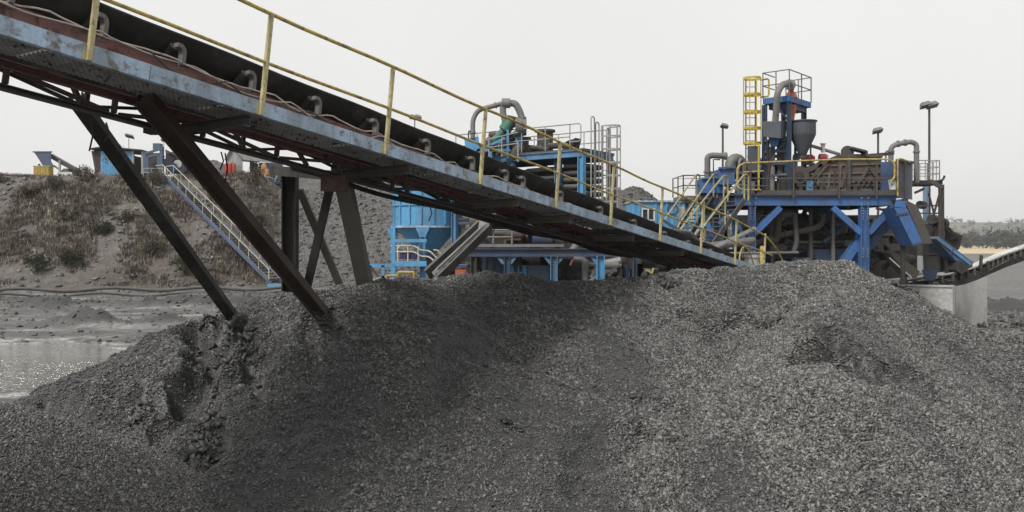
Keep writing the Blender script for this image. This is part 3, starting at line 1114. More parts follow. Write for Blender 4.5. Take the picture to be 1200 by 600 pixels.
# grimy drip pan fragments and hanging scrap under the truss
for a, b in ((4.2, 5.4), (7.2, 9.3), (15.2, 17.8)):
    MB().hexa([K(a, 1.15, -0.08), K(b, 1.15, -0.08), K(b, 1.7, 0.075), K(a, 1.7, 0.075)], [K(a, 1.15, -0.07), K(b, 1.15, -0.07), K(b, 1.7, 0.085), K(a, 1.7, 0.085)]).build('drip_pan', BLACKST, conv)
for a, b, s0, h0, r in ((5.0, 9.5, 1.3, -0.16, 0.06), (6.5, 12.5, 1.6, -0.17, 0.05), (8.2, 16, 1.25, -0.19, 0.05), (3.4, 7.0, 1.75, -0.13, 0.04)):
    MB().tube([K(q, s0 + 0.03 * math.sin(q * 3), h0 + 0.03 * math.sin(q * 2.1)) for q in np.linspace(a, b, 24)], r, 8).build('service_pipe', random.choice([BLACKST, DGREY]), conv, True)
# walkway cross beams (heavy channels sticking out towards the walkway edge)
for u in (-260, 60, 290, 478, 606, 668, 742, 800):
    t = t_at(u, 0.1)
    if u == 60: continue
    MB().channel(K(t, 0.09, -0.075), K(t + 0.02, 1.5, -0.09), 0.09, 0.13, 0.012, UV, 1).build('cross_beam', TAUPE if u > 500 else DGREY, conv)
# small walkway brackets from the truss
# cables drooping over the table channel from idler to idler
def wavy(s, h, a, b, amp, seed, step=0.11):
    rr = random.Random(seed)
    pts = []
    t = a
    sup = a
    L = 0.9
    am = amp
    jx = jh = 0.0
    while t < b:
        if t > sup + L:
            sup += L; L = rr.uniform(0.7, 1.5); am = amp * rr.uniform(0.3, 1.5)
        f = (t - sup) / L
        jx += rr.uniform(-.012, .012); jh += rr.uniform(-.012, .012); jx *= .8; jh *= .8
        pts.append(KB(t, s + jx, h - am * 4 * f * (1 - f) + jh))
        t += step
    return pts
MB().tube(wavy(0.965, 0.60, T0, 16, 0.10, 1), 0.011, 6).build('cable', CABLE, conv, True)
MB().tube(wavy(0.955, 0.58, T0, 14, 0.13, 2), 0.009, 6).build('cable', CABLE, conv, True)
MB().tube(wavy(0.94, 0.56, 1, 16, 0.16, 3), 0.011, 6).build('cable', BRUST, conv, True)
# legs
def leg(p, q, w1, h1, mat, up=(0, 0, 1), kind='I', name='support_leg'):
    m = MB()
    if kind == 'I': m.ibeam(p, q, w1, h1, 0.018, up)
    elif kind == 'C': m.channel(p, q, w1, h1, 0.016, up, 1)
    else: m.bar(p, q, w1, h1, up)
    return m.build(name, mat, conv)
FB = Vector(hit(pile_z, 375, 365)); FA = Vector(hit(pile_z, 271, 369))
def past(a, b, k=0.35):
    return b + (b - a).normalized() * k
leg(P(170, 117, 9.4), past(P(170, 117, 9.4), FB), 0.20, 0.20, BRUST, (1, 0, 0.3), 'I')
leg(P(88, 114, 10.3), past(P(88, 114, 10.3), FA), 0.15, 0.17, BLACKST, (1, 0, 0.3), 'C')
# second bent: upright column, leaning column, crossed braces
leg(P(340, 203, 14.4), P(340, 385, 15.0), 0.24, 0.24, BLACKST, (1, 0, 0), 'I')
leg(P(398, 192, 13.4), P(436, 372, 15.4), 0.25, 0.24, TAUPE, (1, 0, 0), 'B')
leg(P(351, 222, 14.7), P(410, 362, 15.4), 0.12, 0.10, TAUPE, (0, 1, 0), 'C', 'cross_brace')
leg(P(388, 214, 14.1), P(354, 362, 15.2), 0.13, 0.10, BLACKST, (0, 1, 0), 'C', 'cross_brace')
MB().bar(P(322, 200, 14.4), P(440, 210, 13.2), 0.20, 0.16).build('head_beam', BLACKST, conv)
MB().box(K(t_at(398, 1.1), 1.16, -0.30), (0.34, 0.3, 0.22)).build('head_plate', RUST, conv)
MB().box(K(t_at(186, 1.1), 1.16, -0.20), (0.16, 0.2, 0.12)).build('head_plate', BLACKST, conv)
# tail supports standing on the yard behind the pile
for t in (13.5, T1 - 0.6):
    for s in (1.08, 1.9):
        p = K(t, s, -0.2)
        leg(p, (p.x, p.y, 0), 0.16, 0.16, BLACKST, (1, 0, 0))
# tail pulley
tp = MB().cyl(K(T1 - 0.1, 1.1, 0.33), K(T1 - 0.1, 2.2, 0.33), 0.26, n=18)
tp.build('tail_pulley', DGREY, conv, True)
# scrap hanging from the truss
for t, L in ((0.6, 0.35), (0.75, 0.2), (2.0, 0.22), (2.05, 0.4), (5.4, 0.25), (6.9, 0.25)):
    p = K(t, 1.1, -0.28)
    MB().tube([p, p + Vector((0.03, 0, -L * 0.5)), p + Vector((-0.02, 0.02, -L))], 0.010, 5).build('hanging_strap', BLACKST, conv)
# fines caught on the walkway edge and the table: belongs to the conveyor surface
m = 2600
tt_ = rng.uniform(T0, 16, m); ss_ = np.where(rng.random(m) < 0.7, rng.uniform(0.90, 1.0, m), rng.uniform(0.06, 0.9, m))
hh_ = np.where(ss_ > 0.89, rng.uniform(0.44, 0.47, m) - 0.0, 0.08)
ok = ss_ > 0.89
pts = np.array([tuple(K(a, b, c)) for a, b, c in zip(tt_[~ok], ss_[~ok], hh_[~ok])])
g = rng.uniform(0.03, 0.09, len(pts))
V, F, T = lumps(pts[:, 0], pts[:, 1], pts[:, 2], 0.015 + 0.02 * rng.random(len(pts)), np.stack([g, g, g], 1))
off = wloc(conv)
o = np_mesh('spilled_coal', V - np.array(tuple(off)), F, COALM, conv, tone=T)
o['kind'] = 'stuff'
# ------------------------------------------------------------------ helpers for plant pieces
def rail_run(pts, hgt, root, mat, nrails=2, r=0.024, spacing=1.4, kick=0.0, name='guardrail', topmat=None, kickmat=None):
    """a guard rail along base points pts; posts plus rails as one part"""
    m = MB()
    pts = [Vector(p) for p in pts]
    for a, b in zip(pts[:-1], pts[1:]):
        L = (b - a).length
        n = max(1, round(L / spacing))
        for k in range(n + 1):
            p = a.lerp(b, k / n)
            m.tube([p, p + Vector((0, 0, hgt))], r, 6)
    tops = MB()
    for j in range(nrails):
        z = hgt * (j + 1) / nrails
        tgt = tops if (topmat is not None and j == nrails - 1) else m
        tgt.tube([p + Vector((0, 0, z)) for p in pts], r * 1.05, 6)
    if kick:
        kb = MB()
        for a, b in zip(pts[:-1], pts[1:]):
            kb.bar(a + Vector((0, 0, kick / 2)), b + Vector((0, 0, kick / 2)), 0.012, kick)
        kb.build('kick_plate', kickmat or mat, root)
    m.build(name, mat, root)
    if topmat is not None:
        tops.build('top_rail', topmat, root)


def cage_ladder(base, top, dirx, root, mat, railmat, wid=0.5, depth=0.7, cage0=2.2, hoop=0.9, n=10, over=1.1):
    """vertical caged ladder; dirx: horizontal unit vector pointing away from the wall"""
    base, top, dx = Vector(base), Vector(top), Vector(dirx).normalized()
    sx = Vector((0, 0, 1)).cross(dx).normalized()
    m = MB()
    L = top.z - base.z
    up = Vector((0, 0, 1))
    for s in (-1, 1):
        e = base + sx * s * wid / 2
        m.tube([e, e + up * L], 0.028, 6)
    lad = m.build('ladder_stile', railmat, root)
    rg = MB()
    z = 0.3
    while z < L - over + 0.05:
        rg.tube([base + sx * wid / 2 + up * z, base - sx * wid / 2 + up * z], 0.014, 5)
        z += 0.3
    rg.build('rungs', railmat, lad)
    cg = MB()
    z = cage0
    hs_ = []
    while z < L + 0.01:
        hs_.append(z); z += hoop
    if hs_ and L - hs_[-1] > 0.3: hs_.append(L)
    ring = []
    for k in range(n + 1):
        a = math.pi * (k / n) * 1.16 - math.pi * 0.08
        ring.append(sx * math.cos(a) * depth * 0.5 + dx * (0.12 + math.sin(a) * depth * 0.85))
    for z in hs_:
        pts = [base + up * z + q for q in ring]
        for a, b in zip(pts[:-1], pts[1:]):
            cg.bar(a, b, 0.012, 0.06)
    for k in (0, 2, 4, 6, 8, 10):
        q = ring[min(k, n)]
        cg.bar(base + q + up * cage0, base + q + up * L, 0.03, 0.03, dx)
    cg.build('safety_cage', mat, root)


def flange(m, p, d, r):
    d = Vector(d).normalized()
    m.cyl(Vector(p) - d * 0.03, Vector(p) + d * 0.03, r * 1.35, n=14)


def pipe(root, pts, r, mat, name='pipe', rad=0.35, flanges=()):
    m = MB()
    pp = bend(pts, rad, 6)
    m.tube(pp, r, 12)
    pts = [Vector(p) for p in pts]
    for (i, f) in flanges:
        a, b = pts[i], pts[i + 1]
        flange(m, a.lerp(b, f), b - a, r)
    return m.build(name, mat, root, True)


def lamp(u, vt, vb, d, label, hw=0.36, r=0.06, base_z=0.0, single=True, head_dir=-1, mat=None):
    top = P(u, vt, d)
    root = thing('flood_light', (top.x, top.y, base_z), label, 'floodlight')
    MB().tube([(top.x, top.y, base_z), (top.x, top.y, base_z + (top.z - base_z) * 0.5), top], [r * 1.1, r * 0.85, r * 0.7], 8).build('pole', mat or DGREY, root, True)
    h = MB()
    for s in ((-0.6, 0.6) if not single else (0,)):
        c = top + Vector((s * hw + head_dir * hw * 0.3, -0.1, 0.14))
        M = Matrix.Rotation(R(14 * head_dir), 3, 'Y') @ Matrix.Rotation(R(-28), 3, 'X')
        h.hexa([c + M @ Vector((x * hw, y * hw * 0.6, -0.09)) for x, y in ((-1, -1), (1, -1), (1, 1), (-1, 1))],
               [c + M @ Vector((x * hw * 0.72, y * hw * 0.45, 0.12)) for x, y in ((-1, -1), (1, -1), (1, 1), (-1, 1))])
    h.build('lamp_head', GREY, root)
    MB().bar(top + Vector((-hw * 0.5, 0, 0.02)), top + Vector((hw * 0.5, 0, 0.02)), 0.06, 0.06).build('bracket', DGREY, root)
    return root


def stair(root, foot, head, wid, mat_s, mat_t, mat_r, n=14, hgt=0.95, rails=(True, True), side=None, stringer=0.2, mid=True, rail_r=0.024):
    foot, head = Vector(foot), Vector(head)
    d = head - foot
    hd = Vector((d.x, d.y, 0)).normalized()
    sx = Vector((-hd.y, hd.x, 0)) if side is None else Vector(side)
    for k, s in enumerate((-1, 1)):
        e = sx * s * wid / 2
        MB().bar(foot + e, head + e, 0.05, stringer).build('stringer', mat_s, root)
        if rails[k]:
            m = MB()
            up = Vector((0, 0, 1))
            a, b = foot + e, head + e
            nr = max(2, int(d.length / 2.2))
            m.tube(bend([a + up * 0.2 - hd * 0.25, a + up * hgt * 0.98 - hd * 0.2, b + up * hgt, b + up * hgt + hd * 0.3, b + hd * 0.3], 0.25, 4), rail_r, 7)
            if mid:
                m.tube([a + up * hgt * 0.5, b + up * hgt * 0.5], rail_r * 0.85, 6)
            for j in range(nr + 1):
                q = a.lerp(b, j / nr)
                m.tube([q, q + up * hgt], rail_r * 0.9, 6)
            m.build('handrail', mat_r, root, True)
    for j in range(n):
        c = foot.lerp(head, (j + 0.5) / n)
        M = Matrix((hd, sx, Vector((0, 0, 1)))).transposed()
        MB().box(c + Vector((0, 0, 0.03)), (0.24, wid - 0.06, 0.035), M=M).build('step', mat_t, root)


# ------------------------------------------------------------------ left bank: blue stairs, sheds, hopper
# blue stairs down the embankment
ft, hd_ = P(322, 329, 73), P(197, 205, 87)
t = thing('bank_stairway', (ft.x, ft.y, 0.2), 'long blue steel stairway with pale handrails climbing the dry embankment', 'stairway')
dS = Vector((hd_.x - ft.x, hd_.y - ft.y, 0)).normalized()
sx = Vector((-dS.y, dS.x, 0))
SB = paint("stair blue paint", (0.09, 0.15, 0.30), 0.4, dirt=0.5)
for s in (-1, 1):
    e = sx * s * 0.55
    MB().bar(ft + e, hd_ + e, 0.10, 0.34).build('stringer', SB, t)
    m = MB()
    m.tube(bend([ft + e + Vector((0, 0, 0.1)), ft + e + Vector((0, 0, 1.0)), hd_ + e + Vector((0, 0, 1.0)), hd_ + e + dS * 1.6 + Vector((0, 0, 1.0))], 0.2, 3), 0.045, 6)
    for j in range(13):
        q = (ft + e).lerp(hd_ + e, j / 12)
        m.tube([q, q + Vector((0, 0, 1.0))], 0.028, 5)
    m.build('handrail', CREAM, t)
for j in range(44):
    c = ft.lerp(hd_, (j + 0.5) / 44)
    M = Matrix((dS, sx, Vector((0, 0, 1)))).transposed()
    MB().box(c + Vector((0, 0, 0.12)), (0.30, 1.0, 0.05), M=M).build('step', YELP if j < 3 else GREY, t)
MB().box(ft + Vector((0.6, -0.8, -0.35)), (1.7, 1.2, 0.25)).build('foot_landing', SKYB, t)

ZT = 10.95
# hopper with loading arm at the far left
D1 = 96
def Q(u, v, d=D1):
    return P(u, v, d)
c0 = Q(50, 200)
t = thing('feed_hopper', (c0.x, c0.y, 11.3), 'slate blue feed hopper with sloping conveyor arm on the embankment top', 'hopper')
w1, w2 = 0.9, 0.8
m = MB()
m.hexa([Q(47, 189) + Vector((0, y, 0)) for y in (0,)] + [Q(60, 189), Q(60, 189, D1 + 2.2), Q(47, 189, D1 + 2.2)], [Q(40, 178.5), Q(60, 178.5), Q(60, 178.5, D1 + 2.4), Q(40, 178.5, D1 + 2.4)])
m.bar(Q(38.5, 178), Q(61, 178), 0.1, 0.14)
SLATE = paint("slate blue paint", (0.07, 0.12, 0.20), 0.3, dirt=0.5)
m.build('bin', SLATE, t)
MB().hexa([Q(50, 194), Q(64, 196), Q(64, 196, D1 + 2), Q(50, 194, D1 + 2)], [Q(47, 189), Q(60, 189), Q(60, 189, D1 + 2.2), Q(47, 189, D1 + 2.2)]).build('chute', SLATE, t)
MB().bar(Q(59, 182, D1 + 1), Q(94, 202, D1 + 1), 0.9, 0.42).build('conveyor_arm', DGREY, t)
MB().bar(Q(70, 188, D1 + 0.4), Q(70, 206, D1 + 0.4), 0.18, 0.18, (0, 1, 0)).build('leg', LGREY, t)
MB().bar(Q(63, 194, D1 + 0.4), Q(77, 204, D1 + 0.4), 0.15, 0.15, (0, 1, 0)).build('brace', GREY, t)
MB().bar(Q(46, 192, D1 + 1), Q(46, 208, D1 + 1), 0.18, 0.18, (0, 1, 0)).build('leg', SLATE, t)
c = Q(51, 196.5, 94)
t = thing('equipment_crate', (c.x, c.y, ZT), 'yellow ribbed equipment crate lying in front of the slate blue hopper', 'crate')
m = MB().box(c + Vector((0, 0, -0.65)), (1.7, 0.9, 1.45))
for k in range(6): m.box(c + Vector((-0.75 + 0.3 * k, -0.47, -0.65)), (0.07, 0.04, 1.4))
m.build('crate_body', YEL, t)
MB().box(c + Vector((0, 0, 0.13)), (1.8, 1.0, 0.09)).build('crate_lid', YELP, t)
c = Q(33, 198, 97)
t = thing('water_tank', (c.x, c.y, ZT), 'low blue domed tank at the far left edge of the embankment top', 'tank')
MB().lathe((c.x, c.y, ZT - 0.3), [(1.1, 0), (1.1, 0.7), (0.9, 1.0), (0.45, 1.15), (0.2, 1.2)], 18).build('tank_shell', SLATE, t, True)
c = Q(75, 201, 95)
t = thing('white_pickup', (c.x, c.y, ZT), 'small white vehicle parked under the hopper conveyor arm', 'vehicle')
MB().hexa([c + Vector(p) for p in ((-0.7, 0, -0.5), (0.9, 0, -0.5), (0.9, 1.4, -0.5), (-0.7, 1.4, -0.5))], [c + Vector(p) for p in ((-0.7, 0, -0.05), (0.9, 0, -0.05), (0.9, 1.4, -0.05), (-0.7, 1.4, -0.05))]).build('body', WHITE, t)
MB().hexa([c + Vector(p) for p in ((-0.4, 0.1, -0.05), (0.5, 0.1, -0.05), (0.5, 1.3, -0.05), (-0.4, 1.3, -0.05))], [c + Vector(p) for p in ((-0.2, 0.2, 0.35), (0.35, 0.2, 0.35), (0.35, 1.2, 0.35), (-0.2, 1.2, 0.35))]).build('cab', GLASS, t)
for xx in (-0.4, 0.6):
    MB().cyl(c + Vector((xx, -0.04, -0.55)), c + Vector((xx, 0.2, -0.55)), 0.26, n=14).build('wheel', BLACK, t, True)

# blue shed
t = thing('blue_shed', (Q(138, 200).x, 96, ZT), 'bright blue corrugated shed with sagging dark roof on the embankment top', 'shed')
m = MB()
x0, x1 = Q(118, 0).x, Q(155, 0).x
n = 26
for k in range(n):
    xa = x0 + (x1 - x0) * k / n
    m.box((xa + (x1 - x0) / n / 2, 96 - (0.03 if k % 2 else 0), ZT + 1.6), ((x1 - x0) / n * 0.98, 0.05, 3.6))
m.build('wall', SKYB, t)
MB().box(((x0 + x1) / 2, 98, ZT + 1.4), (x1 - x0 - 0.1, 3.8, 3.1)).build('inner_wall', DGREY, t)
m = MB()
rf = [Q(107, 175.5), Q(124, 173), Q(168, 177)]
rb = [p + Vector((0.6, 4.5, -0.25)) for p in rf]
for a, b, c, d in ((rf[0], rf[1], rb[1], rb[0]), (rf[1], rf[2], rb[2], rb[1])):
    m.hexa([p - Vector((0, 0.5, 0)) for p in (a, b)] + [c, d], [p + Vector((0, -0.5, 0.13)) for p in (a, b)] + [c + Vector((0, 0, 0.13)), d + Vector((0, 0, 0.13))])
m.build('roof', DGREY, t)
MB().hexa([Q(112, 204), Q(118, 204), Q(118, 204, 100), Q(112, 204, 100)], [Q(107, 177), Q(118, 176), Q(118, 176, 100), Q(107, 177, 100)]).build('side_wall', BRUST, t)
MB().box((Q(162, 0).x, 98.5, ZT + 1.1), (1.6, 0.2, 2.7)).build('back_wall', BRUST, t)
for u in (156, 167): MB().bar(Q(u, 176), Q(u, 204), 0.22, 0.22, (0, 1, 0)).build('post', LGREY, t)
# slate machine frame beside it
t = thing('crusher_frame', (Q(182, 200).x, 95, ZT), 'slate blue square machine frame right of the bright blue shed', 'machine')
m = MB()
for a, b in (((170, 178), (170, 203)), ((189, 172), (189, 203)), ((170, 180), (190, 174)), ((173, 184), (186, 181)), ((173, 184), (173, 202)), ((186, 181), (186, 202))):
    m.bar(Q(*a, 95), Q(*b, 95), 0.3, 0.22, (0, 1, 0) if a[0] == b[0] else (0, 0, 1))
m.build('portal', SLATE, t)
MB().box(Q(180, 192, 96.2), (1.5, 0.6, 2.4)).build('machine_body', DGREY, t)
MB().box(Q(185, 172, 95.5), (0.8, 0.8, 0.7)).build('motor', SLATE, t)
rail_run([Q(168, 207, 93.5), Q(196, 207, 93.5)], 0.9, t, LGREY, 2, 0.045, 1.0)
t = thing('cable_drum_heap', (Q(205, 200).x, 96, ZT), 'jumble of blue drums and dark plates beside the stair head', 'machinery')
for k, (u, v, r, mm) in enumerate(((196, 191, 0.55, SLATE), (203, 196, 0.5, BLUE), (208, 192, 0.45, WHITE), (213, 198, 0.5, SLATE), (200, 184, 0.5, DGREY))):
    MB().cyl(Q(u, v, 96 + k * 0.3), Q(u, v, 96.9 + k * 0.3), r, n=14).build('drum', mm, t, True)
for (a, b) in (((191, 172), (191, 205)), ((215, 180), (215, 205)), ((194, 176), (224, 190))):
    MB().bar(Q(*a, 97), Q(*b, 97), 0.14, 0.3, (0, 1, 0)).build('strut', DGREY, t)
MB().hexa([Q(194, 204, 98), Q(226, 204, 98), Q(226, 204, 100), Q(194, 204, 100)], [Q(194, 177, 98), Q(218, 180, 98), Q(218, 180, 100), Q(194, 177, 100)]).build('dark_screen', DGREY, t)

lamp(151, 161, 0, 102, 'small floodlight on a thin pole above the blue shed roof', 0.55, 0.05, ZT, True, 1)
lamp(192, 166, 0, 100, 'small lamp on a thin pole above the slate machine frame', 0.4, 0.05, ZT, True, 1)
lamp(486, 140, 0, 60, 'small twin floodlight peeking over the conveyor belt edge', 0.28, 0.05, 0, False, 1)

# tin hut
DH = 95
t = thing('tin_hut', (Q(288, 200, DH).x, DH, ZT), 'small pale corrugated tin hut with pitched roof and red oxide drum panel on its gable', 'hut')
ga, gb, ap = Q(265, 208, DH), Q(284, 209, DH), Q(272, 173, DH)
gl, gr = Q(264.5, 186, DH), Q(284, 186, DH)
m = MB(); m.prism([ga, gb, gr, ap, gl], (0.9, 0.06, 0)) if False else m.prism([ga, gb, gr, ap, gl], (0, 0.1, 0))
for k in range(9):
    x = ga.x + (gb.x - ga.x) * (k + 0.5) / 9
    m.box((x, DH - 0.03, ZT + 0.75), (0.05, 0.05, 2.0))
m.build('gable_wall', TIN, t)
off = Vector((2.9, 3.2, 0))
m = MB(); e = Vector((0, 0, 0.07))
r0, r1 = Q(271, 172, DH - 0.3), Q(286, 188, DH - 0.3)
m.hexa([r0, r1, r1 + off, r0 + off], [r0 + e, r1 + e, r1 + off + e, r0 + off + e])
l1 = Q(263, 187.5, DH - 0.3)
m.hexa([l1, r0, r0 + off, l1 + off], [l1 + e, r0 + e, r0 + off + e, l1 + off + e])
for k in range(12):
    f = k / 12
    m.bar(r0 + off * f + e * 1.2, r1 + off * f + e * 1.2, 0.06, 0.05)
m.build('roof', TIN, t)
MB().bar(gb + Vector((0.05, 0.1, 0)), gb + off + Vector((0, 0, 0)), 0.1, 1.2).build('side_panel', BRUST, t)
MB().box(gb + off * 0.55 + Vector((-0.9, 0.3, 1.0)), (0.1, 3, 1.9)).build('interior_shade_panel', BLACKST, t)  # black sheet stands in for the shade inside the open hut
for f in (0.4, 1.0): MB().bar(gb + off * f, gb + off * f + Vector((0, 0, 2.2)), 0.12, 0.12, (0, 1, 0)).build('post', BRUST, t)
c = Q(269.5, 199, DH - 0.8)
t = thing('red_drum_rack', (c.x, c.y, ZT), 'three upright red drums against the pale tin hut gable', 'drum rack')
for k in range(3):
    MB().lathe((c.x - 0.4 + 0.42 * k, c.y, ZT + 0.75), [(0.19, 0), (0.2, 0.02), (0.2, 0.5), (0.22, 0.52), (0.2, 0.54), (0.2, 1.05), (0.17, 1.12)], 12).build('drum', RED, t, True)
MB().bar((c.x - 0.7, c.y, ZT + 0.70), (c.x + 0.7, c.y, ZT + 0.70), 0.4, 0.1).build('rack_shelf', BRUST, t)
for sx_ in (-0.6, 0.6): MB().bar((c.x + sx_, c.y, ZT - 0.2), (c.x + sx_, c.y, ZT + 0.645), 0.08, 0.08, (0, 1, 0)).build('leg', BRUST, t)


def person(name, loc, hgt, top, legs, label, rz=0.0, lean=0.0):
    """a small standing figure: one continuous skinned body with clothing as children"""
    root = thing(name, loc, label, 'person')
    s = hgt / 1.75
    J = {'pel': (0, 0, .95), 'ch': (0, .02, 1.28), 'nk': (0, .02, 1.48), 'hd': (0, 0, 1.60), 'tp': (0, 0, 1.72),
         'hl': (-.10, 0, .90), 'kl': (-.12, -.05, .50), 'al': (-.12, .02, .08), 'tl': (-.13, -.16, .04),
         'hr': (.10, 0, .90), 'kr': (.13, .02, .50), 'ar': (.14, .08, .08), 'tr': (.15, -.09, .04),
         'sl': (-.19, .02, 1.40), 'el': (-.26, .02, 1.13), 'wl': (-.24, -.14, .93), 'fl': (-.23, -.20, .84),
         'sr': (.19, .02, 1.40), 'er': (.27, .0, 1.14), 'wr': (.20, -.18, 1.02), 'fr': (.17, -.25, .98)}
    Rr = {'pel': .155, 'ch': .165, 'nk': .06, 'hd': .10, 'tp': .07, 'hl': .10, 'kl': .065, 'al': .045, 'tl': .04, 'hr': .10, 'kr': .065, 'ar': .045, 'tr': .04,
          'sl': .07, 'el': .048, 'wl': .032, 'fl': .03, 'sr': .07, 'er': .048, 'wr': .032, 'fr': .03}
    E = [('pel', 'ch'), ('ch', 'nk'), ('nk', 'hd'), ('hd', 'tp'), ('pel', 'hl'), ('hl', 'kl'), ('kl', 'al'), ('al', 'tl'), ('pel', 'hr'), ('hr', 'kr'), ('kr', 'ar'), ('ar', 'tr'),
         ('ch', 'sl'), ('sl', 'el'), ('el', 'wl'), ('wl', 'fl'), ('ch', 'sr'), ('sr', 'er'), ('er', 'wr'), ('wr', 'fr')]

    def skin(nm, ed, extra, mat):
        ks = []
        for a, b in ed:
            for q in (a, b):
                if q not in ks: ks.append(q)
        me = bpy.data.meshes.new(nm)
        me.from_pydata([Vector(J[k]) * s + Vector((0, -lean * J[k][2] * J[k][2], 0)) for k in ks], [(ks.index(a), ks.index(b)) for a, b in ed], [])
        o = link(nm, me, mat, root)
        md = o.modifiers.new('skin', 'SKIN'); md.use_smooth_shade = True
        for i, k in enumerate(ks):
            v = me.skin_vertices[0].data[i]
            r = (Rr[k] + extra) * s
            v.radius = (r, r * (0.72 if k in ('pel', 'ch') else 1))
            v.use_root = (i == 0)
        sb = o.modifiers.new('sub', 'SUBSURF'); sb.levels = 1; sb.render_levels = 2
        return o
    skin('body', E, 0, SKIN)
    skin('jacket', [('pel', 'ch'), ('ch', 'sl'), ('sl', 'el'), ('ch', 'sr'), ('sr', 'er')], 0.018, top)
    skin('trousers', [('pel', 'hl'), ('hl', 'kl'), ('kl', 'al'), ('pel', 'hr'), ('hr', 'kr'), ('kr', 'ar')], 0.016, legs)
    MB().lathe(Vector(loc) + Vector((0, -lean * 2.8 * s, 1.64 * s)), [(.125 * s, 0), (.12 * s, .05 * s), (.08 * s, .11 * s), (.02 * s, .13 * s)], 12).build('hard_hat', WHITE, root, True)
    root.rotation_euler.z = rz
    return root


c = Q(309.5, 205, 93.5)
t = thing('orange_sack', (c.x, c.y, ZT), 'orange sacks stacked on a stand at the open right end of the tin hut', 'sacks')
MB().lathe((c.x, c.y, ZT + 0.5), [(0.32, 0), (0.38, 0.3), (0.34, 0.7), (0.30, 1.1), (0.12, 1.3)], 10).build('sack', paint("orange sack", (0.55, 0.26, 0.08), 0.1), t, True)
MB().lathe((c.x + 0.35, c.y - 0.1, ZT + 0.5), [(0.22, 0), (0.26, 0.3), (0.22, 0.6), (0.1, 0.7)], 10).build('sack', paint("orange sack", (0.55, 0.26, 0.08), 0.1), t, True)
MB().box((c.x, c.y, ZT + 0.2), (0.9, 0.6, 0.6)).build('stand', BRUST, t)
t = thing('dark_container', (Q(326, 200, 98).x, 98, ZT), 'dark blue container standing right of the tin hut', 'container')
m = MB().box((Q(324, 0, 98).x, 98, ZT + 1.0), (3.4, 2.0, 2.4))
for k in range(14): m.box((Q(324, 0, 98).x - 1.6 + k * 0.246, 96.97, ZT + 1.0), (0.1, 0.05, 2.2))
m.build('container_body', DKBL, t)
t = thing('white_tank', (Q(335, 195, 96).x, 96, ZT), 'narrow white upright tank right of the dark blue container', 'tank')
MB().lathe((Q(335, 0, 96).x, 96, ZT), [(0.35, 0), (0.35, 1.9), (0.2, 2.1), (0.1, 2.15)], 14).build('tank_shell', WHITE, t, True)
# scrap timbers by the hut
for k, (u, lab) in enumerate(((248, 'tangle of scrap bars and poles left of the tin hut'), (328, 'pale pile of scrap bars at the right of the tin hut'))):
    c = Q(u, 203, 93)
    t = thing('scrap_pile', (c.x, c.y, ZT), lab, 'scrap pile')
    for j in range(18):
        a = Vector((c.x + random.uniform(-1.6, 1.3), 93 + random.uniform(-1, 1), ZT + random.uniform(-0.3, 0.3)))
        b = a + Vector((random.uniform(-1.4, 1.4), random.uniform(-0.6, 0.6), random.uniform(0.3, 1.6)))
        MB().bar(a, b, 0.09, 0.08).build('bar', random.choice([BRUST, DGREY, LGREY, YEL if k == 0 else LGREY]), t)
mb = [Vector(p) for p in ((Q(228, 0, 103).x, 103, 12.2), (Q(262, 0, 103).x, 103, 12.0))]
C_TOP = np.array([(Q(u, 0, 104).x, 104.0, P(0, v, 104).z) for u, v in zip(np.linspace(222, 268, 14), (200, 197, 193, 189, 187, 186, 186.5, 187, 188, 190, 191, 193, 197, 200))])
o = grid('bank_top_heap', np.arange(-45, -30, 0.3), np.arange(99, 110, 0.3), lambda X, Y: np.maximum(ridge_height(X, Y, C_TOP, 0.8) + 0.3 * fbm(X, Y, 4), 10.5), HEAPM)
tag(o, 'small dark heap of spoil on the embankment top between the stair head and the hut', 'spoil heap', kind='stuff')

# long slurry pipes lying on the mud below the embankment
for k, (va, vb, lab) in enumerate(((346, 344, 'long dark pipe lying along the foot of the embankment'), (352, 350, 'second thinner pipe lying on the mud just before the slope foot'))):
    a, b = P(-120, 0, 64 - k * 5), P(335, 0, 68 - k * 5)
    pts = []
    for j in range(30):
        q = a.lerp(b, j / 29); q.z = 0.42 - 0.1 * k + 0.12 * math.sin(j * 0.9 + k)
        pts.append(q)
    o = MB().tube(pts, 0.13 - 0.04 * k, 8).build('slurry_pipe', DGREY, None, True)
    tag(o, lab, 'pipe')
# ------------------------------------------------------------------ blue surge tank behind the conveyor
DT = 38.0
cx = P(501, 0, DT).x
zr = P(0, 265, DT).z
Rt = 0.0395 * DT
t = thing('surge_tank', (cx, DT, 0), 'sky blue ribbed cylindrical tank with conical bottom standing behind the conveyor', 'tank')
MB().lathe((cx, DT, zr), [(Rt, 0), (Rt, 1.7), (Rt - 0.04, 1.7)], 40).build('tank_shell', SKYB, t, True)
m = MB()
for k in range(18):
    a = 2 * math.pi * k / 18 + 0.1
    d = Vector((math.cos(a), math.sin(a), 0))
    p = Vector((cx, DT, zr)) + d * (Rt + 0.025)
    m.bar(p + Vector((0, 0, 0.05)), p + Vector((0, 0, 1.68)), 0.05, 0.06, d)
for z in (0.86,):
    m.lathe((cx, DT, zr + z), [(Rt + 0.005, 0), (Rt + 0.06, 0.01), (Rt + 0.06, 0.05), (Rt + 0.005, 0.06)], 40)
m.build('ribs', SKYB, t)
MB().lathe((cx, DT, zr - 0.09), [(Rt - 0.1, 0), (Rt + 0.12, 0.0), (Rt + 0.12, 0.085), (Rt - 0.1, 0.085)], 40).build('ring_beam', PALEB, t)
MB().lathe((cx, DT, zr - 1.35), [(0.32, 0), (0.36, 0.1), (Rt - 0.12, 1.25)], 40).build('cone', SKYB, t, True)
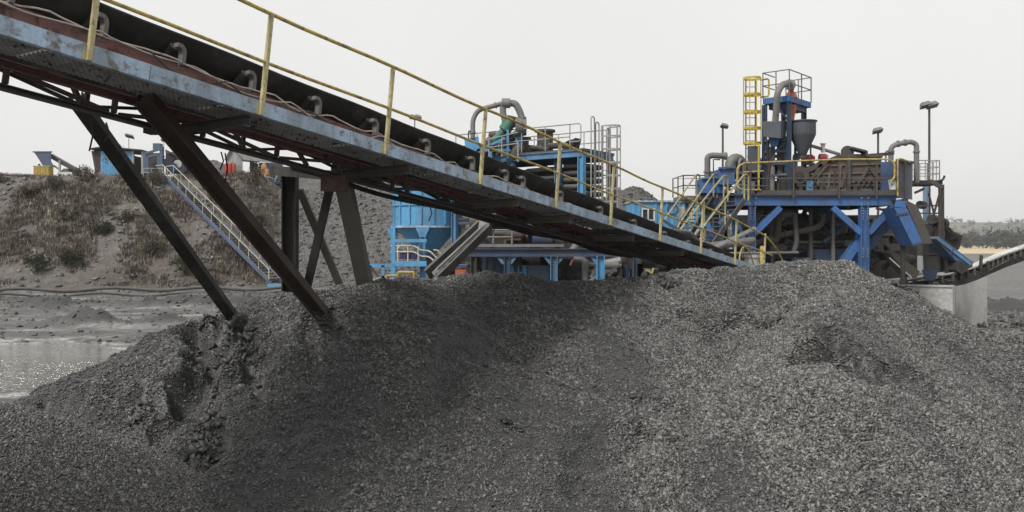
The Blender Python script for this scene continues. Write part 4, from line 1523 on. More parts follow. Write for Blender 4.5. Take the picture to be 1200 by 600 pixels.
MB().cyl((cx, DT, zr - 1.35), (cx, DT, zr - 2.1), 0.3, 0.25).build('outlet', DGREY, t, True)
for k in range(4):
    a = math.pi * (k / 2) + R(-92)
    p = Vector((cx + (Rt + 0.02) * math.cos(a), DT + (Rt + 0.02) * math.sin(a), 0))
    MB().ibeam(p, p + Vector((0, 0, zr - 0.1)), 0.24, 0.24, 0.03, (1, 0, 0)).build('leg', SKYB, t)
    MB().hexa([p + Vector((x, y, zr - 0.5)) for x, y in ((-.12, -.12), (.12, -.12), (.12, .12), (-.12, .12))], [p + Vector((x, y, zr - 0.1)) for x, y in ((-.3, -.13), (.3, -.13), (.3, .13), (-.3, .13))]).build('leg_head', SKYB, t)

# access frame with cream rails left of the tank
DF = 36.0
F = lambda u, v, d=DF: P(u, v, d)
t = thing('access_platform', (F(475, 0).x, DF, 0), 'blue access platform with cream handrails at the left foot of the blue tank', 'platform')
for u, d in ((461, DF), (461, DF + 2), (543, DF + 2)):
    MB().bar((F(u, 0, d).x, d, 0), F(u, 262, d), 0.13, 0.16, (1, 0, 0)).build('post', SKYB if u < 500 else PALEB, t)
for v in (282, 309):
    MB().bar(F(461, v), F(500, v), 0.14, 0.22 if v > 300 else 0.14).build('beam', SKYB, t)
for v in (309,):
    MB().bar(F(461, v, DF + 2), F(500, v, DF + 2), 0.14, 0.2).build('beam', SKYB, t)
MB().box(F(480, 307, DF + 1) , (1.4, 1.9, 0.06)).build('deck', DGREY, t)
for dv in (0, 7):
    MB().tube(bend([F(458, 288 + dv), F(486, 288 + dv), F(493, 293.5 + dv), F(503, 293.5 + dv), F(518, 308 + dv)], 0.15, 4), 0.035, 7).build('handrail', CREAM, t, True)
MB().tube(bend([F(508, 293), F(513, 293), F(521, 303)], 0.15, 4), 0.035, 7).build('handrail', CREAM, t, True)
MB().tube([F(465, 292), F(474, 284)], 0.03, 6).build('handrail_brace', CREAM, t)
for u in (466, 478, 490):
    MB().tube([F(u, 288), F(u, 308)], 0.028, 6).build('rail_post', CREAM, t)
c = F(479, 300, DF + 1)
t = thing('violet_crate', (c.x, c.y, F(0, 305, DF + 1).z), 'violet blue ribbed box standing on the deck beside the blue tank', 'crate')
m = MB().box(c, (0.72, 0.6, 0.26))
for k in range(4): m.box(c + Vector((-0.27 + 0.18 * k, -0.31, 0)), (0.04, 0.03, 0.24))
m.build('crate_body', PURP, t)
MB().box(c + Vector((0, 0, 0.15)), (0.78, 0.66, 0.04)).build('crate_lid', DKBL, t)

# yellow framed walkway end near the pile crest, and a blue one behind
DY = 27.0
F = lambda u, v, d=DY: P(u, v, d)
t = thing('yellow_gate_frame', (F(470, 0).x, DY, 0), 'small yellow tubular frame showing just over the pile crest left of the tank', 'frame')
for a, b in (((453, 323), (453, 345)), ((453, 323), (466, 323)), ((466, 319), (485, 319)), ((466, 319), (466, 345)), ((485, 319), (485, 345)), ((467, 326), (484, 326)), ((455, 331), (466, 329))):
    MB().tube([F(*a), F(*b)], 0.04, 7).build('tube_member', YEL, t, True)
for u in (455, 484):
    MB().bar(F(u, 319), F(u, 330, DY + 1), 0.05, 0.05).build('cross_member', YEL, t)
MB().box((F(470, 0).x, DY + 0.5, 0.4), (1.1, 1.2, 0.8)).build('plinth', CONC, t)
t = thing('blue_trestle', (F(440, 0, 31).x, 31, 0), 'low blue trestle with thin posts beside the leaning grey column', 'trestle')
for u in (434, 449): MB().bar((F(u, 0, 31).x, 31, 0), F(u, 311, 31), 0.12, 0.12, (1, 0, 0)).build('post', SKYB if u > 440 else DKBL, t)
MB().bar(F(430, 311, 31), F(463, 311, 31), 0.12, 0.12).build('beam', SKYB, t)
MB().bar(F(435, 314, 31), F(447, 328, 31), 0.08, 0.08).build('brace', RUST, t)
MB().bar(F(432, 330, 31), F(455, 323, 31), 0.12, 0.1).build('brace', LGREY, t)

# steep little chute conveyor at the pile crest
DC = 21.5
t = thing('transfer_conveyor', (P(510, 0, DC).x, DC, 0), 'small steep dark conveyor with pale worn edge rising from behind the pile to the underside', 'conveyor')
a, b = P(500, 322, DC), P(570, 257, DC + 1.5)
MB().channel(a, b, 0.08, 0.26, 0.02, (0, 0, 1), 1).build('side_channel', BLACKST, t)
MB().bar(a + Vector((0.12, 0.25, 0.16)), b + Vector((0.12, 0.25, 0.16)), 0.5, 0.02).build('belt', BELT, t)
MB().bar(a + Vector((0.16, -0.02, 0.02)), b + Vector((0.16, -0.02, 0.02)), 0.02, 0.10).build('worn_edge', WHITE, t)
a2, b2 = P(510, 331, DC - 0.3), P(575, 267, DC + 1.2)
MB().channel(a2, b2, 0.08, 0.20, 0.02, (0, 0, 1), 1).build('side_channel', BLACKST, t)
MB().hexa([P(560, 269, DC), P(571, 262, DC), P(571, 262, DC + .8), P(560, 269, DC + .8)], [P(562, 258, DC), P(572, 254, DC), P(572, 254, DC + .8), P(562, 258, DC + .8)]).build('head_chute', paint("silvery worn steel", (0.5, 0.5, 0.49), 0.3), t)
MB().bar(P(530, 296, DC + .6), (P(530, 0, DC + .6).x, DC + .6, 0), 0.14, 0.14, (1, 0, 0)).build('leg', BLACKST, t)
c = P(532, 316.5, 25)
t = thing('orange_bin', (c.x, 25, 0), 'orange bin with violet lid just over the pile crest beside the small steep conveyor', 'bin')
MB().hexa([(c.x - .3, 24.7, 1.9), (c.x + .3, 24.7, 1.9), (c.x + .3, 25.3, 1.9), (c.x - .3, 25.3, 1.9)], [(c.x - .36, 24.65, 3.25), (c.x + .36, 24.65, 3.25), (c.x + .36, 25.35, 3.25), (c.x - .36, 25.35, 3.25)]).build('bin_body', ORANGE, t)
MB().box((c.x, 25, 3.33), (0.78, 0.76, 0.08)).build('lid', PURP, t)
MB().box((c.x, 25, 0.94), (0.9, 0.9, 1.88)).build('pedestal', CONC, t)

# ------------------------------------------------------------------ cyclone plant (deck corner nearest the camera at column u=683)
C0 = P(683, 175.5, 33.0)
ax = Vector((-0.81, 0.585, 0)).normalized()
bx_ = Vector((0.585, 0.81, 0)).normalized()
Z0 = C0.z
def G(a, b, z=0.0):
    return C0 + ax * a + bx_ * b + Vector((0, 0, z))
g0 = G(2.5, 1.3)
cyc = thing('cyclone_plant', (g0.x, g0.y, 0), 'blue framed cyclone plant with grey deck rails, green pipes and stacked coils behind the belt', 'plant')
LA, LB = 6.4, 2.4
FB = paint("mid blue frame paint", (0.10, 0.27, 0.47), 0.35, dirt=0.55)
for a, b, c, d in ((0, 0, LA, 0), (0, 0, 0, LB), (LA, 0, LA, LB), (0, LB, LA, LB)):
    MB().ibeam(G(a, b, -0.13), G(c, d, -0.13), 0.16, 0.26, 0.03).build('deck_beam', FB, cyc)
MB().hexa([G(-.06, -.06, 0.003), G(LA, -.06, 0.003), G(LA, LB, 0.003), G(-.06, LB, 0.003)], [G(-.06, -.06, .06), G(LA, -.06, .06), G(LA, LB, .06), G(-.06, LB, .06)]).build('deck_plate', DGREY, cyc)
for k, (a, b) in enumerate(((0.05, 0.0), (1.35, 0.35), (0, LB), (3.4, 0), (3.4, LB), (LA, 0), (LA, LB))):
    MB().ibeam(G(a, b, -0.265), (G(a, b).x, G(a, b).y, 0.0), 0.24, 0.24, 0.03, ax).build('column', SKYB if k == 0 else (FB if k != 2 else DKBL), cyc)
# lower floor and its beams, seen over the belt
for z in (-2.7, -4.3):
    for a, b, c, d in ((0.2, 0.05, LA, 0.05), (0.05, 0.2, 0.05, LB), (0.2, LB, LA, LB)):
        MB().ibeam(G(a, b, z), G(c, d, z), 0.14, 0.22, 0.03).build('floor_beam', DKBL, cyc)
    MB().hexa([G(0, 0, z + .12), G(LA, 0, z + .12), G(LA, LB, z + .12), G(0, LB, z + .12)], [G(0, 0, z + .16), G(LA, 0, z + .16), G(LA, LB, z + .16), G(0, LB, z + .16)]).build('floor_plate', BLACKST, cyc)
# stacked hoses between the columns
HOSE = paint("dull black hose", (0.05, 0.055, 0.05), 0.1, dirt=0.7, rough=0.45, dirtc=(0.14, 0.14, 0.13))
for j in range(7):
    z = -0.55 - j * 0.27
    MB().tube(bend([G(1.15, 0.5, z), G(0.2, 0.42, z - 0.02), G(0.22, 1.9, z), G(1.0, 2.0, z - 0.03)], 0.3, 5), 0.095, 10).build('coil_hose', HOSE, cyc, True)
for j in range(5):
    z = -0.6 - j * 0.36
    MB().tube(bend([G(1.6, 0.55, z), G(3.1, 0.5, z - 0.03), G(3.2, 1.7, z), G(1.6, 1.8, z)], 0.35, 5), 0.085, 10).build('coil_hose', HOSE, cyc, True)
for j in range(4):
    z = -0.55 - j * 0.3
    MB().tube(bend([G(3.8, 0.5, z), G(5.9, 0.45, z + 0.05), G(6.0, 1.9, z)], 0.35, 5), 0.10, 10).build('coil_hose', BLACKST, cyc, True)
MB().hexa([G(0.9, 1.3, -4.1), G(LA - .2, 1.3, -4.1), G(LA - .2, 1.45, -4.1), G(0.9, 1.45, -4.1)], [G(0.9, 1.3, -0.5), G(LA - .2, 1.3, -0.5), G(LA - .2, 1.45, -0.5), G(0.9, 1.45, -0.5)]).build('back_panel', BLACKST, cyc)
# roof rails
rail_run([G(LA, 0.05, .06), G(0.62, 0.05, .06)], 0.98, cyc, LGREY, 2, 0.024, 1.15)
rail_run([G(LA, LB - .05, .06), G(0.1, LB - .05, .06)], 0.98, cyc, LGREY, 2, 0.024, 1.2)
MB().tube(bend([G(0.62, 0.05, 1.04), G(0.12, 0.05, 1.04), G(0.12, 0.05, 0.35), G(0.62, 0.05, 0.35)], 0.14, 5), 0.024, 7).build('rail_loop', LGREY, cyc, True)
for k, (a, b) in enumerate(((-0.18, 0.45), (-0.18, 0.80), (-0.3, 1.45))):
    hh = 1.32 - 0.18 * k
    MB().tube(bend([G(a, b - 0.13, -4), G(a, b - 0.13, hh), G(a, b + 0.13, hh), G(a, b + 0.13, -4)], 0.13, 5), 0.026, 7).build('ladder_loop', LGREY, cyc, True)
cage_ladder(G(-0.12, 1.55, -5.2), G(-0.12, 1.55, 1.05), -ax, cyc, LGREY, LGREY, 0.42, 0.62, 2.2, 0.52, 10, 1.0)
# machinery on the deck
def drum(a, b, z, r, h, mat, name='drum', fl=True):
    p = G(a, b, z)
    prof = [(r, 0), (r, h)]
    if fl: prof = [(r * 1.25, 0), (r * 1.25, .06), (r, .06), (r, h - .09), (r * 1.28, h - .09), (r * 1.28, h), (r * 0.8, h)]
    return MB().lathe(p, prof, 20).build(name, mat, cyc, True)
drum(2.35, 0.9, .06, 0.33, 0.98, DGREY, 'flanged_tower')
drum(3.6, 0.9, .06, 0.36, 0.75, DGREY, 'pump_head')
drum(4.4, 1.2, .06, 0.40, 0.85, BLACKST, 'pump_head')
drum(4.1, 0.6, .06, 0.24, 0.95, DGREY, 'valve_body')
for (a0, b0, z0_, a1, b1, z1_, r, mt) in ((2.2, .8, .35, .7, .6, .22, .13, DGREY), (3.2, .6, .3, 1.9, .5, .15, .10, BLACKST), (4.9, .5, 1.0, 3.3, .8, .62, .14, DGREY), (5.2, .7, .25, 6.6, 0.0, -.5, .16, GREY), (1.6, .9, .3, .5, .4, .45, .08, BLACKST)):
    MB().tube([G(a0, b0, z0_), G((a0 + a1) / 2, (b0 + b1) / 2, (z0_ + z1_) / 2 + .05), G(a1, b1, z1_)], r, 10).build('pipe', mt, cyc, True)
MB().hexa([G(1.3, .4, .06), G(.75, .4, .06), G(.75, .9, .06), G(1.3, .9, .06)], [G(.9, .4, .35), G(.6, .4, .55), G(.6, .9, .55), G(.9, .9, .35)]).build('spout', BLACKST, cyc)
for k in range(9):
    a = random.uniform(1.2, 6); b = random.uniform(.3, 2.1)
    MB().box(G(a, b, .06 + .18), (random.uniform(.25, .6), random.uniform(.2, .5), .36), rz=0.62).build('motor_block', random.choice([DGREY, BLACKST, GREY, FB]), cyc)
# upper left: green cyclone line, blue head box, white rails
d2 = 35.0
F = lambda u, v, d=d2: P(u, v, d)
MB().tube(bend([F(567, 171), F(583, 162), F(591, 152), F(593, 138)], 0.3, 5), [0.15] * 1 + [0.15] * (len(bend([F(567, 171), F(583, 162), F(591, 152), F(593, 138)], 0.3, 5)) - 1), 12).build('green_pipe', GREEN, cyc, True)
MB().cyl(F(591, 153), F(598, 143), 0.27, 0.24, 14).build('green_elbow', GREEN, cyc, True)
MB().tube([F(572, 176, 36), F(606, 157, 36)], 0.17, 12).build('green_pipe', GREEN, cyc, True)
for a, b in (((569, 170), (577, 165)), ((598, 148), (601, 137))):
    MB().cyl(F(*a), F(*b), 0.20, 0.24, 12).build('pipe_flange', DGREY, cyc, True)
pipe(cyc, [F(554, 162), F(554, 140), F(560, 129), F(586, 122), F(592, 120)], 0.10, GREY, 'overflow_pipe', 0.6, ((0, 0.3), (2, 0.8)))
MB().cyl(F(588, 121), F(598, 121), 0.20, n=14).build('pipe_joint', GREY, cyc, True)
pipe(cyc, [F(590, 121), F(589, 131), F(592, 142)], 0.13, GREY, 'overflow_pipe', 0.3)
pipe(cyc, [F(596, 121), F(604, 121), F(609, 130), F(612, 140), F(613, 150)], 0.14, GREY, 'overflow_pipe', 0.4, ((2, 0.9),))
MB().cyl(F(604, 149), F(617, 149), 0.42, 0.34, 14).build('cyclone_head', GREY, cyc, True)
m = MB().hexa([F(547, 186), F(563, 188), F(563, 188, d2 + 1), F(547, 186, d2 + 1)], [F(544, 163), F(561, 160), F(561, 160, d2 + 1), F(544, 163, d2 + 1)])
m.build('head_box', SKYB, cyc)
MB().tube(bend([F(549, 163), F(549, 153), F(556, 154)], 0.1, 3), 0.03, 6).build('vent_pipe', BLACKST, cyc, True)
MB().hexa([F(604, 170), F(613, 170), F(613, 170, d2 + .5), F(604, 170, d2 + .5)], [F(604, 151), F(613, 151), F(613, 151, d2 + .5), F(604, 151, d2 + .5)]).build('blue_box', SKYB, cyc)
for (ua, va, ub, vb, dd, w_) in ((556, 178, 592, 162, 34.6, .10), (560, 190, 560, 168, 34.6, .10), (575, 190, 575, 170, 34.6, .10), (595, 186, 595, 152, 34.8, .12), (560, 176, 598, 176, 34.6, .10), (545, 189, 600, 197, 34.4, .22), (560, 172, 590, 160, 35.4, .1)):
    MB().bar(F(ua, va, dd), F(ub, vb, dd), .10, w_, (0, 1, 0) if ua == ub else (0, 0, 1)).build('blue_brace', SKYB, cyc)
for dy in (0, ):
    m = MB()
    for u, v in ((566, 176), (573, 176), (588, 172), (607, 178)):
        m.tube([F(u, v + 12, 34.2), F(u, v - 12, 34.2)], 0.028, 6)
    m.tube([F(566, 165, 34.2), F(607, 155, 34.2)], 0.028, 6)
    m.tube([F(566, 174, 34.2), F(607, 168, 34.2)], 0.028, 6)
    m.build('white_rail', LGREY, cyc)
MB().tube([F(597, 188), F(606, 178), F(613, 171)], 0.24, 12).build('feed_pipe', DGREY, cyc, True)
MB().hexa([F(562, 200, 36), F(600, 200, 36), F(600, 200, 38), F(562, 200, 38)], [F(562, 186, 36), F(600, 186, 36), F(600, 186, 38), F(562, 186, 38)]).build('collector_box', DKBL, cyc)
for k in range(8):
    u = 560 + k * 8
    MB().cyl(F(u, 180 + (k % 3) * 3, 36.5), F(u + 3, 168 + (k % 2) * 4, 36.5), 0.14, 0.10, 10).build('small_cyclone', random.choice([BLACKST, DGREY, DKBL]), cyc, True)

# ------------------------------------------------------------------ low steel pump station under the conveyor
DL = 27.5
F = lambda u, v, d=DL: P(u, v, d)
st = thing('pump_station', (F(640, 0).x, DL + 1.5, 0), 'dark low steel pump station with blue columns beneath the conveyor', 'plant')
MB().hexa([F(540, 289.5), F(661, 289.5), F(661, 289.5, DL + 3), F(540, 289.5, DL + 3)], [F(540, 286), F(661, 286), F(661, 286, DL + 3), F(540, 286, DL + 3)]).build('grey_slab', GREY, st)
MB().ibeam(F(545, 296), F(740, 296), 0.2, 0.26, 0.03).build('main_beam', DKBL, st)
MB().ibeam(F(545, 296, DL + 3), F(860, 296, DL + 3), 0.2, 0.26, 0.03).build('main_beam', BLACKST, st)
for u, mt, w_ in ((555, BLACKST, .2), (594, DKBL, .2), (649, FB, .24), (703.5, SKYB, .26), (745, DKBL, .2)):
    x = F(u, 0).x
    MB().ibeam((x, DL, 0), (x, DL, F(0, 299.6).z), w_, w_, 0.03, (1, 0, 0)).build('column', mt, st)
    if u in (594, 649, 703.5):
        for s in (-1, 1):
            if u == 703.5 and s > 0: continue
            MB().bar((x + s * .10, DL, F(0, 309).z), (x + s * .30, DL, F(0, 300).z), .1, .1).build('bracket', FB, st)
    MB().ibeam((x, DL + 3, 0), (x, DL + 3, F(0, 299.6).z), w_, w_, 0.03, (1, 0, 0)).build('column', BLACKST, st)
for (u0, u1, v0, v1, dd, mt) in ((598, 617, 311, 335, .6, SKYB), (618, 643, 311, 336, .7, paint("dusty blue panel", (0.14, 0.20, 0.27), 0.3)), (565, 590, 301, 335, 1.2, paint("dusty blue panel", (0.14, 0.20, 0.27), 0.3)),
                             (723, 729, 308, 335, .8, BRUST), (730, 738, 310, 335, 1.0, DKBL)):
    m = MB().hexa([F(u0, v1, DL + dd), F(u1, v1, DL + dd), F(u1, v1, DL + dd + .5), F(u0, v1, DL + dd + .5)], [F(u0, v0, DL + dd), F(u1, v0, DL + dd), F(u1, v0, DL + dd + .5), F(u0, v0, DL + dd + .5)])
    for k in range(3):
        x = F(u0 + (u1 - u0) * (k + .5) / 3, 0, DL + dd).x
        m.box((x, DL + dd - .03, F(0, (v0 + v1) / 2, DL + dd).z), (.05, .05, abs(v1 - v0) / 1000 * DL * .96))
    m.build('side_panel', mt, st)
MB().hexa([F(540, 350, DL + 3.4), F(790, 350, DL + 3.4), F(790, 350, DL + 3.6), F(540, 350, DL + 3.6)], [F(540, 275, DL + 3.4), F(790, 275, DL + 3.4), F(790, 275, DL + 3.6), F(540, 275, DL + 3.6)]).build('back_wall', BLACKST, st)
rr = random.Random(5)
for k in range(64):
    u = rr.uniform(540, 800); v = rr.uniform(258, 284) if k % 2 else rr.uniform(301, 328)
    dd = DL + rr.uniform(.5, 2.6)
    mt = rr.choice([BLACKST, BLACKST, DGREY, DGREY, GREY, DKBL, BRUST])
    kind = rr.random()
    if kind < .35:
        MB().tube(bend([F(u, v, dd), F(u + rr.uniform(10, 40), v + rr.uniform(-3, 3), dd), F(u + rr.uniform(20, 45), v + rr.uniform(10, 26), dd)], .25, 5), rr.uniform(.05, .13), 10).build('pipe', mt, st, True)
    elif kind < .6:
        c = F(u, v, dd); L = rr.uniform(.3, .7); r = rr.uniform(.14, .25)
        m = MB().cyl(c, c + Vector((L, 0, 0)), r, n=14)
        m.cyl(c + Vector((L, 0, 0)), c + Vector((L + .1, 0, 0)), r * .6, n=12)
        m.box(c + Vector((L / 2, 0, -r)), (L * .8, r * 1.6, .06))
        m.build('motor', mt, st, True)
    elif kind < .8:
        c = F(u, v, dd)
        m = MB().box(c, (rr.uniform(.3, .8), .5, rr.uniform(.25, .6)))
        m.box(c + Vector((0, -.26, 0)), (.2, .03, .16))
        m.build('machine_box', mt, st)
    else:
        MB().bar(F(u, v, dd), F(u + rr.uniform(-22, 22), v + rr.uniform(-18, 18), dd), .08, .1).build('brace', mt, st)
pipe(st, [F(672, 303, DL + .5), F(686, 305, DL + .5), F(686, 330, DL + .5)], 0.12, GREY, 'bent_pipe', 0.4)
MB().tube([F(706, 309, DL + .8), F(727, 305, DL + .8)], .12, 12).build('pipe', LGREY, st, True)
MB().bar(F(671, 304, DL - .1), F(668, 311, DL - .1), .05, .05, (0, 1, 0)).build('tie_rod', RED, st)
for (a, b) in (((692, 325), (700, 311)), ((713, 324), (722, 312)), ((690, 330), (706, 318))):
    MB().bar(F(*a, DL + .4), F(*b, DL + .4), .06, .09).build('pale_brace', LGREY, st)
for u in (594, 602, 609): MB().cyl(F(u, 272, DL + 1), F(u, 286, DL + 1), .1, n=12).build('standpipe', DGREY, st, True)
rail_run([F(556, 286), F(600, 286)], .45, st, GREY, 2, .03, .6)
c = F(757, 331, 26)
t = thing('yellow_bracket_stand', (c.x, 26, 0), 'small yellow bent tube stand in the shadow where the conveyor nears the pile', 'stand')
MB().tube(bend([P(751, 328, 26), P(757, 316, 26), P(764, 320, 26), P(768, 330, 26)], .12, 4), .035, 7).build('bent_tube', YEL, t, True)
MB().tube([P(762, 328, 26), P(766, 314, 26)], .03, 7).build('tube', YELP, t, True)
MB().box((P(759, 0, 26).x, 26.1, P(0, 333, 26).z / 2), (.6, .4, P(0, 333, 26).z)).build('plinth', CONC, t)

# ------------------------------------------------------------------ blue site container
DK = 46.0
F = lambda u, v, d=DK: P(u, v, d)
t = thing('site_container', (F(790, 0).x, DK + 1.2, F(0, 270).z), 'sky blue corrugated site container with dark sliding window behind the belt', 'container')
z0, z1 = F(0, 268).z, F(0, 237).z
x0, x1 = F(741, 0).x, F(838, 0).x
m = MB()
n = 30
for k in range(n):
    xa = x0 + (x1 - x0) * (k + .5) / n
    u = 600 + xa / DK * 1000
    zz0 = z0
    if 752 < u < 767:
        m.box((xa, DK + .02, (F(0, 245).z + z1) / 2), ((x1 - x0) / n, .05, z1 - F(0, 245).z))
        m.box((xa, DK + .02, (z0 + F(0, 258).z) / 2), ((x1 - x0) / n, .05, F(0, 258).z - z0))
    else:
        m.box((xa, DK + (.05 if k % 2 else 0), (z0 + z1) / 2), ((x1 - x0) / n * (0.995), .05, z1 - z0))
m.build('front_wall', SKYB, t)
MB().box(((x0 + x1) / 2, DK + 1.3, (z0 + z1) / 2), (x1 - x0, 2.35, z1 - z0 - .05)).build('container_body', SKYB, t)
MB().box(((x0 + x1) / 2, DK + 1.2, z1 + .05), (x1 - x0 + .1, 2.6, .1)).build('roof_frame', PALEB, t)
wn = MB().box((F(759.5, 0).x, DK + .04, F(0, 251.5).z), (F(767, 0).x - F(752, 0).x, .03, .60)).build('window', GLASS, t)
m = MB()
for u in (752.5, 759.5, 766.5): m.box((F(u, 0).x, DK - .01, F(0, 251.5).z), (.07, .05, .66))
for v in (245, 258): m.box((F(759.5, 0).x, DK - .012, F(0, v).z), (.75, .05, .05))
m.build('window_frame', WHITE, wn)
MB().lathe((0, 0, 0), [(.26, 0), (.3, .02), (.26, .04)], 20)
m = MB()
c = F(788, 245)
m.tube([c + Vector((.28 * math.cos(a), -.05, .28 * math.sin(a))) for a in np.linspace(0, 6.28, 18)], .025, 6, False)
m.build('hose_ring', BLACKST, t, True)
m = MB()
for k in range(9): m.box((F(796 + k * 2, 0).x, DK - .05, F(0, 251).z), (.06, .06, .8))
m.build('louvre_panel', CREAM, t)
MB().hexa([(x0, DK, 0.0), (x1, DK, 0.0), (x1, DK + 2.4, 0.0), (x0, DK + 2.4, 0.0)], [(x0, DK, z0 - .01), (x1, DK, z0 - .01), (x1, DK + 2.4, z0 - .01), (x0, DK + 2.4, z0 - .01)]).build('plinth', CONC, t)
lamp(847, 150, 0, 60, 'single floodlight on a tall post left of the yellow ladder cage', .28, .10, 0, True, 1)
lamp(1029, 156, 0, 50, 'floodlight on a post just behind the brown screen box', .30, .09, 0, True, -1)
# ------------------------------------------------------------------ screening plant on the blue platform (front face at 32 m)
DP = 32.0
BK = 4.2
F = lambda u, v, d=DP: P(u, v, d)
zt = F(0, 229).z          # top of the deck beams
zb = F(0, 241).z
xl, xr = F(861, 0).x, F(1050, 0).x
pl = thing('screening_plant', ((xl + xr) / 2, DP + 2, 0), 'large blue steel platform carrying the brown vibrating screen, yellow top rail around its deck', 'plant')
BLU = paint("strong blue paint", (0.040, 0.165, 0.45), 0.34, dirt=0.62, scale=0.8, dirtc=(0.055, 0.06, 0.07))
hb = zt - zb
for y in (DP, DP + BK):
    MB().ibeam((xl, y, zt - hb / 2), (xr, y, zt - hb / 2), 0.24, hb, 0.035).build('deck_beam', BLU, pl)
for x in (xl + .13, F(930, 0).x, F(990, 0).x, xr - .13):
    MB().ibeam((x, DP + .13, zt - hb / 2), (x, DP + BK - .13, zt - hb / 2), 0.2, hb * .96, 0.03).build('cross_beam', DKBL, pl)
MB().box(((xl + xr) / 2, DP + BK / 2, zt + .03), (xr - xl + .1, BK + .3, .05)).build('deck_plate', DGREY, pl)
cols = [(881, DP, BLU, .24), (1012, DP, BLU, .30), (856, DP + 2.2, BLU, .2), (881, DP + BK, DKBL, .24), (1012, DP + BK, DKBL, .26), (945, DP + BK, DGREY, .22)]
for u, y, mt, w_ in cols:
    x = F(u, 0, DP).x
    MB().ibeam((x, y, 0), (x, y, zb - .003), w_, w_, .03, (1, 0, 0)).build('column', mt, pl)
    if y == DP:
        cp = MB()
        for zz in np.arange(zb - 1.9, zb, .1):
            if (zb - zz) < .5 or (zb - zz) > 1.5:
                for s in (-1, 1): cp.box((x + s * w_ * .28, y - w_ / 2 - .008, zz), (.035, .02, .035))
        for s in (-1, 1):
            for zz in (zt - .1, zt - .3): cp.box((x + s * .12, DP - .13, zz), (.04, .025, .04))
        cp.build('bolts', TREAD, pl)
        MB().box((x, y, .15), (.6, .6, .3)).build('footing', CONC, pl)
def strut(u0, v0, u1, v1, w_, mt, y0=DP, y1=None, nm='brace'):
    MB().channel(F(u0, v0, y0), F(u1, v1, DP if y1 is None else y1), w_, w_, .02, (0, -1, 0), 1).build(nm, mt, pl)
strut(884, 273, 914, 243, .22, BLU)
strut(1008, 273, 975, 243, .22, BLU)
strut(1017, 273, 1046, 242, .22, BLU)
strut(884, 262, 893, 246, .16, DKBL, DP + .8, DP + .8)
strut(985, 312, 1009, 278, .30, BLU, DP + .3, DP + .3)
strut(1000, 310, 1046, 252, .30, BLU, DP + .9, DP + .9)
strut(858, 246, 876, 290, .14, FB, DP + 1.2, DP + 1.2)
strut(842, 262, 858, 246, .12, FB, DP + 1.5, DP + 1.5)
strut(842, 300, 829, 262, .16, BLU, DP - 1.5, DP - 1.5)
strut(920, 312, 945, 243, .16, DGREY, DP + BK, DP + BK)
strut(948, 243, 1010, 300, .16, DGREY, DP + BK, DP + BK)
strut(1022, 262, 1060, 262, .16, DKBL, DP + 1.2, DP + 1.2)
MB().ibeam(F(884, 300, DP + 2), F(1060, 300, DP + 2), .2, .2, .03).build('lower_beam', DKBL, pl)
MB().ibeam(F(884, 278, DP + BK), F(1060, 278, DP + BK), .2, .2, .03).build('lower_beam', DGREY, pl)
for u in (976, 950, 905): MB().bar((F(u, 0, DP + 1).x, DP + 1, 0), F(u, 246, DP + 1), .12, .12, (1, 0, 0)).build('post', GREY if u == 976 else DGREY, pl)
# guard rails with kick plate and yellow top rail
posts_u = (878, 928, 981, 1025, 1049)
m = MB()
zr_ = zt + 1.24
for u in posts_u:
    x = F(u, 0).x
    m.bar((x, DP - .17, zt - .12), (x, DP - .17, zr_), .07, .05, (1, 0, 0))
m.tube([(xl + .2, DP - .17, zt + .62), (xr, DP - .17, zt + .62)], .026, 7)
m.tube([(xl + .2, DP - .17, zt + .34), (F(900, 0).x, DP - .17, zt + .34)], .022, 7)
m.build('guardrail_posts', DGREY, pl)
MB().tube(bend([(xl + .25, DP - .17, zt + .2), (xl + .05, DP - .17, zt + .3), (xl + .05, DP - .17, zt + 1.05), (xl + .3, DP - .17, zt + 1.2), (F(985, 0).x, DP - .17, zr_ + .10), (F(1040, 0).x, DP - .17, zr_ + .10), (F(1046, 0).x, DP - .17, zr_ - .05), (F(1046, 0).x, DP - .17, zr_ - .6), (F(1040, 0).x, DP - .17, zr_ - .72)], .22, 5), .034, 8).build('top_rail', YEL, pl, True)
MB().tube(bend([(xl + .3, DP - .17, zt + .2), (F(890, 0).x, DP - .17, zt + .2)], .22, 5), .03, 8).build('low_rail', YEL, pl, True)
MB().tube([(xl + .3, DP - .17, zt + .86), (F(893, 0).x, DP - .17, zt + .9)], .028, 8).build('low_rail', YEL, pl, True)
MB().bar((xl + .8, DP - .13, zt + .10), (xr, DP - .13, zt + .10), .015, .17).build('kick_plate', DGREY, pl)
rail_run([(xl + .2, DP + BK, zt + .06), (xr, DP + BK, zt + .06)], 1.1, pl, DGREY, 2, .026, 1.5)

